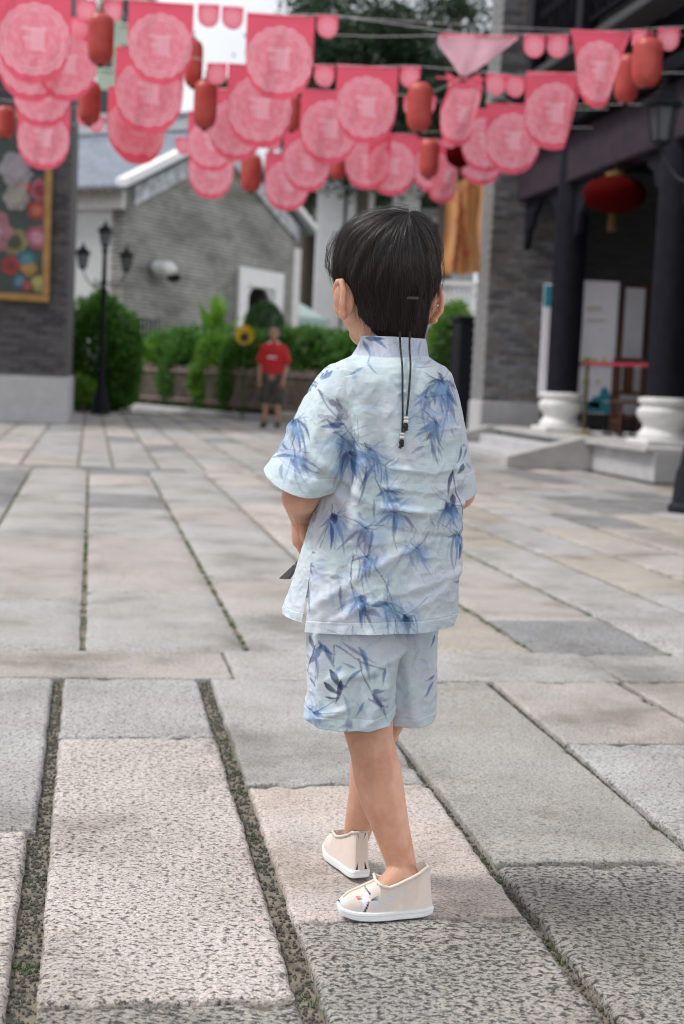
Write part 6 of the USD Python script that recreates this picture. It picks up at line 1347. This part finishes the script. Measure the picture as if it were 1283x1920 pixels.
leg([(762, 1160, 2.43, .050), (735, 1290, 2.43, .048), (703, 1385, 2.435, .036), (696, 1440, 2.445, .0375), (690, 1490, 2.452, .034), (674, 1545, 2.478, .0265), (668, 1575, 2.484, .0215)])
H1, f1 = gp(677, 1655), np.array([-.36, .93, 0]) / math.hypot(.36, .93)
segs += [(at(668, 1575, 2.484), .0215, H1 + f1 * .036 + EZ * .054, .0165), (H1 + f1 * .036 + EZ * .050, .0155, H1 + f1 * .088 + EZ * .034, .0155)]
body = bones(segs, .0055, 14, ex)
obj('body', body, SK, kid, smooth=True)
# face: eyes and brows, turned away from the camera
EYEW = plain('eye_white', (.7, .7, .68), .2); EYED = plain('eye_dark', (.02, .012, .01), .2); LIP = plain('lips', (.45, .18, .16), .4)
for sd_ in (-1, 1):
    e_ = trimesh.creation.icosphere(3, .0115); e_.apply_translation(hp3(sd_ * .030, .077, -.022)); ey = obj('eye', e_, EYEW, kid, smooth=True)
    e_ = trimesh.creation.icosphere(2, .006); e_.apply_translation(hp3(sd_ * .030, .0845, -.022)); obj('iris', e_, EYED, ey, smooth=True)
    m = MB(); m.tube([hp3(sd_ * (.016 + .009 * k), .088 - .0022 * k, -.004 + .003 * math.sin(k)) for k in range(4)], [.0012, .002, .002, .001], 6); obj('eyebrow', m.mesh(), EYED, kid)
m = MB(); m.tube([hp3(x, .0955 - 18 * x * x, -.0925 + 3 * x * x) for x in np.linspace(-.016, .016, 9)], .0028, 6); obj('mouth', m.mesh(), LIP, kid, smooth=True)

# --- hair
HK = np.array([(386, 742, 762, .012, 0), (390, 715, 782, .036, 0), (396, 692, 796, .052, 0), (406, 669, 808, .066, 0), (422, 646, 818, .078, 0), (445, 630, 826, .089, 0), (475, 623, 831, .096, 0), (508, 622, 833, .099, 0), (536, 627, 828, .097, 0), (560, 641, 816, .091, 0), (582, 655, 810, .083, 0), (604, 669, 805, .073, 0), (625, 683, 799, .064, 0), (645, 694, 795, .057, 0), (665, 700, 790, .05, 0)], float)
HYc = 2.372
zz, cxs, hws, hbs = [], [], [], []
for y, xl, xr, b, _ in HK:
    L, R = at(xl, y, HYc), at(xr, y, HYc); zz.append((L[2] + R[2]) / 2); cxs.append((L[0] + R[0]) / 2); hws.append((R[0] - L[0]) / 2); hbs.append(b)
zz = np.array(zz)[::-1]; cxs, hws, hbs = (np.array(a)[::-1] for a in (cxs, hws, hbs))
from scipy.interpolate import PchipInterpolator
fz = [PchipInterpolator(zz, a) for a in (cxs, hws, hbs)]
def hair_in(p):
    z = np.clip(p[..., 2], zz[0], zz[-1]); c, a, b = fz[0](z), fz[1](z), fz[2](z)
    return ((p[..., 0] - c) / a) ** 2 + ((p[..., 1] - HYc) / b) ** 2 + np.where(p[..., 2] > zz[-1], 9, 0)
hcen = at(727, 530, HYc)
def hair_hit(d, off=0.0):
    lo, hi = np.zeros(d.shape[:-1]), np.full(d.shape[:-1], .2)
    for _ in range(26):
        mid = (lo + hi) / 2; ins = hair_in(hcen + d * mid[..., None]) < 1; lo, hi = np.where(ins, mid, lo), np.where(ins, hi, mid)
    return hcen + d * (lo + off)[..., None]
HAIRC = mat('dark_hair_cap', {'p': ('principled_bsdf', {'base_color': (.012, .009, .009), 'roughness': .6})}, [])
HAIRS = mat('dark_hair', {'h': ('hair_info', {}), 'o': ('rgb_ramp', {'ramp': [(0, (.013, .008, .008)), (1, (.036, .022, .020))]}), 'p': ('principled_bsdf', {'roughness': .36, 'specular_ior_level': .46})}, [('h.intercept', 'o.fac'), ('o.color', 'p.base_color')])
back = -hf
def line_limit(az):
    """lowest hair level (photo y) against the angle from straight back (0) round to the forehead (pi)"""
    return np.interp(np.abs(az), [0, .72, 1.12, 1.42, 1.64, 1.85, 2.2, math.pi], [637, 636, 628, 608, 564, 545, 520, 505])
def level_of(p):                                                 # height -> photo y scale of the table
    return np.interp(p[..., 2], zz, HK[::-1, 0])
# cap below the strands
th, ph = np.meshgrid(np.linspace(.001, 2.75, 110), np.linspace(-np.pi, np.pi, 200, endpoint=False), indexing='ij')
dcap = np.stack([np.sin(th) * (np.cos(ph) * back[0] + np.sin(ph) * hs[0]), np.sin(th) * (np.cos(ph) * back[1] + np.sin(ph) * hs[1]), np.cos(th)], -1)
Pc = hair_hit(dcap, -.0125); okc = level_of(Pc) < line_limit(ph) - 4 + 6 * np.sin(ph * 40)
Fc = grid_faces(110, 200, True); Fc = Fc[okc.ravel()[Fc].all(1)]; used_, inv_ = np.unique(Fc, return_inverse=True); Fc = inv_.reshape(Fc.shape)
hair = obj('hair', (Pc.reshape(-1, 3)[used_], Fc), HAIRC, kid, smooth=True)
hr = np.random.default_rng(5)
pole = at(762, 416, HYc - .045) - hcen; pole /= np.linalg.norm(pole)
e1 = np.cross(pole, [0, 1.0, 0]); e1 /= np.linalg.norm(e1); e2 = np.cross(pole, e1)
def strands(n, npt, lift, wid, extra_len=0, a0max=.9, seed=0):
    r_ = np.random.default_rng(seed)
    ph_ = r_.uniform(-np.pi, np.pi, n); a0 = r_.uniform(.02, 1.0, n) ** 1.3 * a0max; a1 = 2.9
    s_ = np.linspace(0, 1, 60)
    A = a0[:, None] + (a1 - a0[:, None]) * s_; lock = meshkit.noise(np.stack([ph_ * 9, a0 * 2, 0 * ph_], -1), 4)
    PH = ph_[:, None] + .42 * (A - .1) + (lock[:, None] - .5) * .50 * A + r_.normal(0, .075, n)[:, None] * A
    d = np.cos(A)[..., None] * pole + np.sin(A)[..., None] * (np.cos(PH)[..., None] * e1 + np.sin(PH)[..., None] * e2)
    lockh = meshkit.fbm(np.stack([PH * 7, A * 1.2, 0 * A], -1), 3, 7)
    P = hair_hit(d, 0.0)
    hor = P - hcen; az = np.arctan2((hor * hs).sum(-1), (hor * back).sum(-1))
    lim = line_limit(az) + r_.normal(0, 11, n)[:, None] + extra_len
    bad = level_of(P) > lim; end = np.where(bad.any(1), bad.argmax(1), 60); 
    out = []; W = []
    off = r_.random(n) ** 1.5 * lift
    for i in range(n):
        if end[i] < 6: continue
        k = np.linspace(0, end[i] - 1, npt); k0 = k.astype(int); f = (k - k0)[:, None]; k1 = np.minimum(k0 + 1, 59)
        p = P[i, k0] * (1 - f) + P[i, k1] * f; nrm = d[i, k0]
        p = p + nrm * (-.0105 + off[i] + .010 * (lockh[i, k0] - .47) + .0025 * np.linspace(0, 1, npt) ** 2 * lift / .004)[:, None]
        out.append(p); W.append(np.linspace(1, .35, npt) ** .7 * wid * r_.uniform(.7, 1.3))
    return out, W
o1, w1 = strands(15000, 14, .0040, .00062, seed=1)
o2, w2 = strands(500, 14, .011, .00032, 10, seed=2)
def curve(pts): return np.asarray(pts)
o3, w3 = [], []
for k in range(26):                                              # loose wisp before the left ear
    a = hr.uniform(-1, 1, 3) * .004; pp = [at(628 + hr.uniform(-2, 6), 452 + hr.uniform(-20, 10), HYc - .01), at(614 + hr.uniform(-4, 6), 472 + hr.uniform(-8, 8), HYc), at(611 + hr.uniform(-2, 8), 495 + hr.uniform(-6, 6), HYc), at(619 + hr.uniform(-3, 5), 510 + hr.uniform(-4, 8), HYc), at(628, 518 + hr.uniform(-4, 10), HYc)]
    tt = np.linspace(0, 4, 12); pp = np.array(pp); from_ = PchipInterpolator(np.arange(5), pp)(tt); o3.append(from_); w3.append(np.full(12, .00035))
allp, allw = o1 + o2 + o3, w1 + w2 + w3
hc = UsdGeom.BasisCurves.Define(stage, path_for('hair_strands', hair))
hc.CreateTypeAttr('linear'); hc.CreatePointsAttr(Vt.Vec3fArray.FromNumpy(np.vstack(allp).astype(np.float32)))
hc.CreateCurveVertexCountsAttr(Vt.IntArray.FromNumpy(np.array([len(p) for p in allp], np.int32)))
hc.CreateWidthsAttr(Vt.FloatArray.FromNumpy(np.concatenate(allw).astype(np.float32))); hc.SetWidthsInterpolation('vertex')
UsdShade.MaterialBindingAPI.Apply(hc.GetPrim()).Bind(HAIRS); tag(hc, kind='stuff')
# hair clip
CL = plain('clip_metal', (.05, .045, .045), .35, metallic=.5)
q = hair_hit((at(777, 560, HYc - .09) - hcen)[None] / np.linalg.norm(at(777, 560, HYc - .09) - hcen), .004)[0]
m = MB(); m.box(q - np.array([0, -.006, 0]), (.020, .004, .005), bevel=.0015); obj('hair_clip', m.mesh(), CL, kid)

# --- cords with beads
BLK = plain('cord_black', (.008, .008, .010), .7); SILV = plain('bead_silver', (.62, .62, .64), .25, metallic=.9)
for pts, bead in (([(750, 622), (751, 650), (751, 690), (751, 740), (751, 780), (750, 808)], (749.5, 813)), ([(769, 622), (768, 650), (766, 690), (762, 740), (758, 778)], (757, 784))):
    P = np.array([on_shirt(x, max(y, 672), .0045) if y > 664 else at(x, y, YC - .062 - (.004 if y < 640 else 0)) for x, y in pts]); 
    m = MB(); tt = np.linspace(0, len(P) - 1, 30); m.tube(PchipInterpolator(np.arange(len(P)), P)(tt), .00165, 8); cd = obj('cord', m.mesh(), BLK, kid, smooth=40)
    b_ = on_shirt(bead[0], bead[1], .006); m = MB(); m.lathe([(.0015, .0062), (.0042, .005), (.0048, .002), (.0038, 0), (.0048, -.002), (.0042, -.005), (.0015, -.0062)], b_, 16); obj('bead', m.mesh(), SILV, cd, smooth=40)
    m = MB(); kn = trimesh.creation.icosphere(2, .0042); m.add(kn.vertices * [1, .8, 1.2] + b_ - [0, 0, .0100], kn.faces); m.tube([b_ - [0, 0, .012], b_ - [.0028, 0, .0195]], [.0022, .0028], 6); m.tube([b_ - [0, 0, .012], b_ - [-.0030, .0, .0165]], [.0022, .0026], 6); obj('knot', m.mesh(), BLK, cd, smooth=40)

# --- shoes
SHOEC = mat('shoe_cloth', {'a': ('attribute', {'attribute': 'print'}), 'g': ('geometry', {}), 'n': ('noise_texture', {'scale': 900.0, 'detail': 2.0}), 'b': ('bump', {'strength': .4, 'distance': .0006}), 'p': ('principled_bsdf', {'roughness': .9, 'specular_ior_level': .1})},
    [('a.color', 'p.base_color'), ('g.position', 'n.vector'), ('n.fac', 'b.height'), ('b.normal', 'p.normal')])
RUB = plain('sole_white', (.66, .68, .69), .5, var=.05, scale=40); BIND = plain('shoe_binding', (.58, .53, .46), .8, bump=.0004, bscale=900); INS = plain('shoe_inside', (.40, .06, .06), .9)
def shoe(org, fwd, latsign, crane):
    """fwd: heel to toe on the ground; y axis of the shoe points to the outer side"""
    fwd = np.array([fwd[0], fwd[1], 0.0]); fwd /= np.linalg.norm(fwd); up = EZ; lat = np.cross(up, fwd) * latsign
    Mx = np.array([fwd, lat, up]); Wd = lambda P: np.asarray(org) + .9 * np.asarray(P, float) @ Mx
    L = .172
    xs = np.linspace(0, L, 90); u = xs / L
    hw = .0318 * np.clip(np.sin(np.pi * np.clip(u * .97 + .015, 0, 1)), 0, 1) ** np.interp(u, [0, .3, .5, .8, 1], [.24, .30, .42, .34, .32]) * (0.84 + .26 * np.clip((u - .35) / .35, 0, 1) - .04 * np.clip((u - .8) / .2, 0, 1))
    cy = .004 * np.sin(u * np.pi * .9)
    zs = .003 + .007 * np.clip((u - .80) / .2, 0, 1) ** 1.6 + .004 * np.clip((.15 - u) / .15, 0, 1) ** 2        # underside
    top = .0215 + .005 * np.clip((u - .85) / .15, 0, 1) ** 1.5 + .003 * np.clip((.1 - u) / .1, 0, 1)
    # sole: stacked outline rings
    prof = [(-.002, 0.0), (.0015, .15), (.0025, .5), (.0018, .62), (.0028, .70), (.0022, .9), (.0, 1.0)]
    ring = lambda o, f: np.concatenate([np.stack([xs + (u - .5) * o * 2, cy + hw + o, zs + (top - zs) * f], -1), np.stack([xs + (u - .5) * o * 2, cy - hw - o, zs + (top - zs) * f], -1)[::-1]])
    R = np.array([ring(o, f) for o, f in prof]); n = R.shape[1]
    V = R.reshape(-1, 3); F = grid_faces(len(prof), n, True)
    capb = [[i, n - 1 - i, n - 2 - i, i + 1] for i in range(89)]; capt = [[len(V) - n + i + 1, len(V) - n + n - 2 - i, len(V) - n + n - 1 - i, len(V) - n + i] for i in range(89)]
    sh = None
    # upper
    xo = L * .56
    rim_z = np.interp(xs, [0, .012, .03, .05, .07, .086, .098, .105, .12, .135, .155, L], [.096, .0945, .086, .077, .069, .0645, .067, .071, .064, .057, .048, .033])
    na_ = 90; a = np.linspace(0, np.pi, na_); G = np.zeros((90, na_, 3))
    for i in range(90):
        h = rim_z[i] - top[i]; ca, sa = np.cos(a), np.sin(a)
        if xs[i] < .105:
            lean = np.clip(1 - .30 * (rim_z[i] - .018) / .07, .4, 1)
            yy = np.sign(ca) * np.minimum(1, np.abs(ca) * 1.9) ** .9; zz_ = np.where(np.abs(ca) * 1.9 < 1, 1, np.clip((1 - (np.abs(ca) - .526) / .474), 0, 1))
            zz_ = np.clip(zz_, 0, 1); w_ = 1 - .13 * zz_ ** 1.5
            G[i] = np.stack([np.full(na_, xs[i]), cy[i] + hw[i] * 1.0 * yy * w_, top[i] - .002 + (h + .002) * zz_ - .010 * (np.abs(ca) * 1.9 < .8)], -1)
        else:
            G[i] = np.stack([np.full(na_, xs[i]), cy[i] + hw[i] * np.sign(ca) * np.abs(ca) ** .75, top[i] - .002 + (h + .002) * sa ** .8], -1)
    # heel leans in towards the ankle, the back closes round
    bz = np.clip((G[..., 2] - .02) / .07, 0, 1); G[..., 0] += .008 * bz * np.clip(1 - G[..., 0] / .03, 0, 1)
    Vu = G.reshape(-1, 3); Fu = grid_faces(90, na_)
    fill = np.vstack([Vu[:na_], Vu[:na_].mean(0)])
    C = np.tile(np.array([.62, .535, .48]), (len(Vu), 1)) * (.95 + .1 * meshkit.fbm(Vu * 90, 3))[:, None]
    if crane:
        S2 = np.stack([1140 - Vu[:, 0] * 5650, 1010 - Vu[:, 2] * 5500], -1); outer = Vu[:, 1] * 1 > cy.mean() - .002; Co = C[outer].copy(); Q = S2[outer]
        W, K, LB_ = (.80, .80, .84), (.02, .02, .03), (.42, .55, .66)
        def sw(pts, w, c, al=.95): 
            p = np.array(pts, float); w = w * 1.3; t_ = np.linspace(0, len(p) - 1, 6 * len(p)); stroke(Q, Co, np.stack([np.interp(t_, np.arange(len(p)), p[:, j]) for j in (0, 1)], -1), w, c, al, soft=4)
        for p in ([(820, 690), (730, 685), (725, 720), (650, 745), (640, 730)], [(720, 750), (650, 740), (620, 760), (690, 800), (690, 850), (620, 870), (590, 820)], [(610, 820), (560, 740), (500, 760), (540, 840), (580, 850)], [(560, 770), (480, 790), (470, 840), (560, 870)], [(500, 800), (530, 850)], [(310, 850), (330, 900), (370, 890), (350, 850)], [(360, 800), (400, 790), (340, 870)], [(170, 830), (220, 790), (260, 830)], [(180, 850), (210, 810)]): sw(p, 5, LB_, .8)
        for k in range(6): sw([(440 - k * 6, 690 + k * 12), (425 - k * 8, 720 + k * 14), (380 + k * 3, 760 + k * 12)], 10, W)
        for k in range(7): sw([(435 - k * 4, 760 + k * 14), (385 + k * 2, 800 + k * 12)], 8, (.72, .70, .80), .8)
        sw([(330, 755), (352, 770), (400, 775), (460, 768)], 11, W); sw([(322, 755), (352, 756)], 8, (.55, .03, .03)); sw([(330, 772), (370, 766)], 5, K)
        for k in range(5): sw([(420 + 8 * k, 680 + 8 * k), (452 - k, 720 - 2 * k)], 5, K)
        for k in range(7): sw([(435 - 5 * k, 790 + 16 * k), (420 - 8 * k, 830 + 15 * k)], 6, K)
        for k in range(3): sw([(460, 770), (525, 735 + k * 16)], 4, K)
        C[outer] = Co
    sh = obj('shoe', (Wd(np.vstack([Vu, fill])), np.vstack([np.vstack([Fu[:, [0, 1, 2]], Fu[:, [0, 2, 3]]]), np.array([[len(Vu) + j, len(Vu) + j + 1, len(Vu) + na_] for j in range(na_ - 1)])])), SHOEC, kid, smooth=True, color=np.vstack([C, C[:na_ + 1]]))
    obj('sole', (Wd(V), np.vstack([F, capb, capt])), RUB, sh, smooth=35)
    # binding round the opening
    ii = [i for i in range(90) if xs[i] < .105]
    e_l = [G[i, np.argmax((np.abs(np.cos(a)) * 1.9 < 1))] for i in ii]; e_r = [G[i, na_ - 1 - np.argmax((np.abs(np.cos(a)) * 1.9 < 1)[::-1])] for i in ii]
    e_l = [p + [0, .0006, .001] for p in e_l]; e_r = [p + [0, -.0006, .001] for p in e_r]
    loop = np.array(e_r[::-1][:-2] + e_l[2:]); loop = np.vstack([loop[:1] * .5 + loop[-1:] * .5 + [[.003, 0, -.001]], loop, loop[:1] * .5 + loop[-1:] * .5 + [[.003, 0, -.001]]])
    m = MB(); m.tube(Wd(loop), .0026, 8); obj('binding', m.mesh(), BIND, sh, smooth=50)
    m = MB(); sx = np.linspace(.108, L - .006, 20); m.tube(Wd(np.stack([sx, np.interp(sx, xs, cy) , np.interp(sx, xs, rim_z) + .0012], -1)), .0024, 8); obj('toe_piping', m.mesh(), BIND, sh, smooth=50)
    zc_ = np.linspace(.020, .097, 12); xb = .0002 + .008 * np.clip((zc_ - .02) / .07, 0, 1) - .0012
    m = MB(); pts = np.stack([xb, 0 * zc_, zc_], -1); w_ = .0075
    V_ = np.vstack([pts + [0.0020, -w_, 0], pts + [-.0012, -w_ * .5, 0], pts + [-.0012, w_ * .5, 0], pts + [0.0020, w_, 0]]); Fh = []
    for c_ in range(3):
        for i in range(11): Fh.append([c_ * 12 + i, (c_ + 1) * 12 + i, (c_ + 1) * 12 + i + 1, c_ * 12 + i + 1])
    obj('heel_tab', (Wd(V_), np.array(Fh)), plain('heel_tab_cloth%d' % crane, (.60, .515, .445), .85, bump=.0004, bscale=900), sh, smooth=True)
h0 = gp(813, 1726); t0 = gp(636, 1731)
fw_ = (t0 - h0)[:2]; fw_ /= np.linalg.norm(fw_)
nrm_ = np.array([fw_[1], -fw_[0]]); nrm_ = nrm_ if nrm_[1] > 0 else -nrm_
shoe((h0[0] + nrm_[0] * .024, h0[1] + nrm_[1] * .024, 0.0), fw_, 1, True)
h1 = gp(677, 1655); shoe((h1[0], h1[1] + .004, 0.0), (-.36, .93), -1, False)

# --- dark tassel that hangs at the front of the child
tq = at(545, 1068, 2.40)
tk = thing('tassel', 'dark grey tassel hanging at the left front edge of the shirt', 'tassel', tq, 0); UsdGeom.Xformable(tk).AddScaleOp().Set(Gf.Vec3f(.72, .72, .72))
m = MB()
for k in range(60):
    a = k * 2.4; r0 = .007 * math.sqrt((k + .5) / 60)
    m.tube([(.014 + r0 * math.cos(a), r0 * math.sin(a), .012), (.0 + r0 * 1.4 * math.cos(a), r0 * 1.4 * math.sin(a), -.006), (-.013 + r0 * 1.9 * math.cos(a), r0 * 1.9 * math.sin(a), -.022)], .0011, 3)
obj('fringe', m.mesh(), plain('tassel_grey', (.14, .14, .15), .9), tk)
m = MB(); m.tube([(.014, 0, .012), (.03, 0, .028), (.06, .02, .09)], [.006, .0055, .002], 8); obj('head', m.mesh(), BLK, tk)
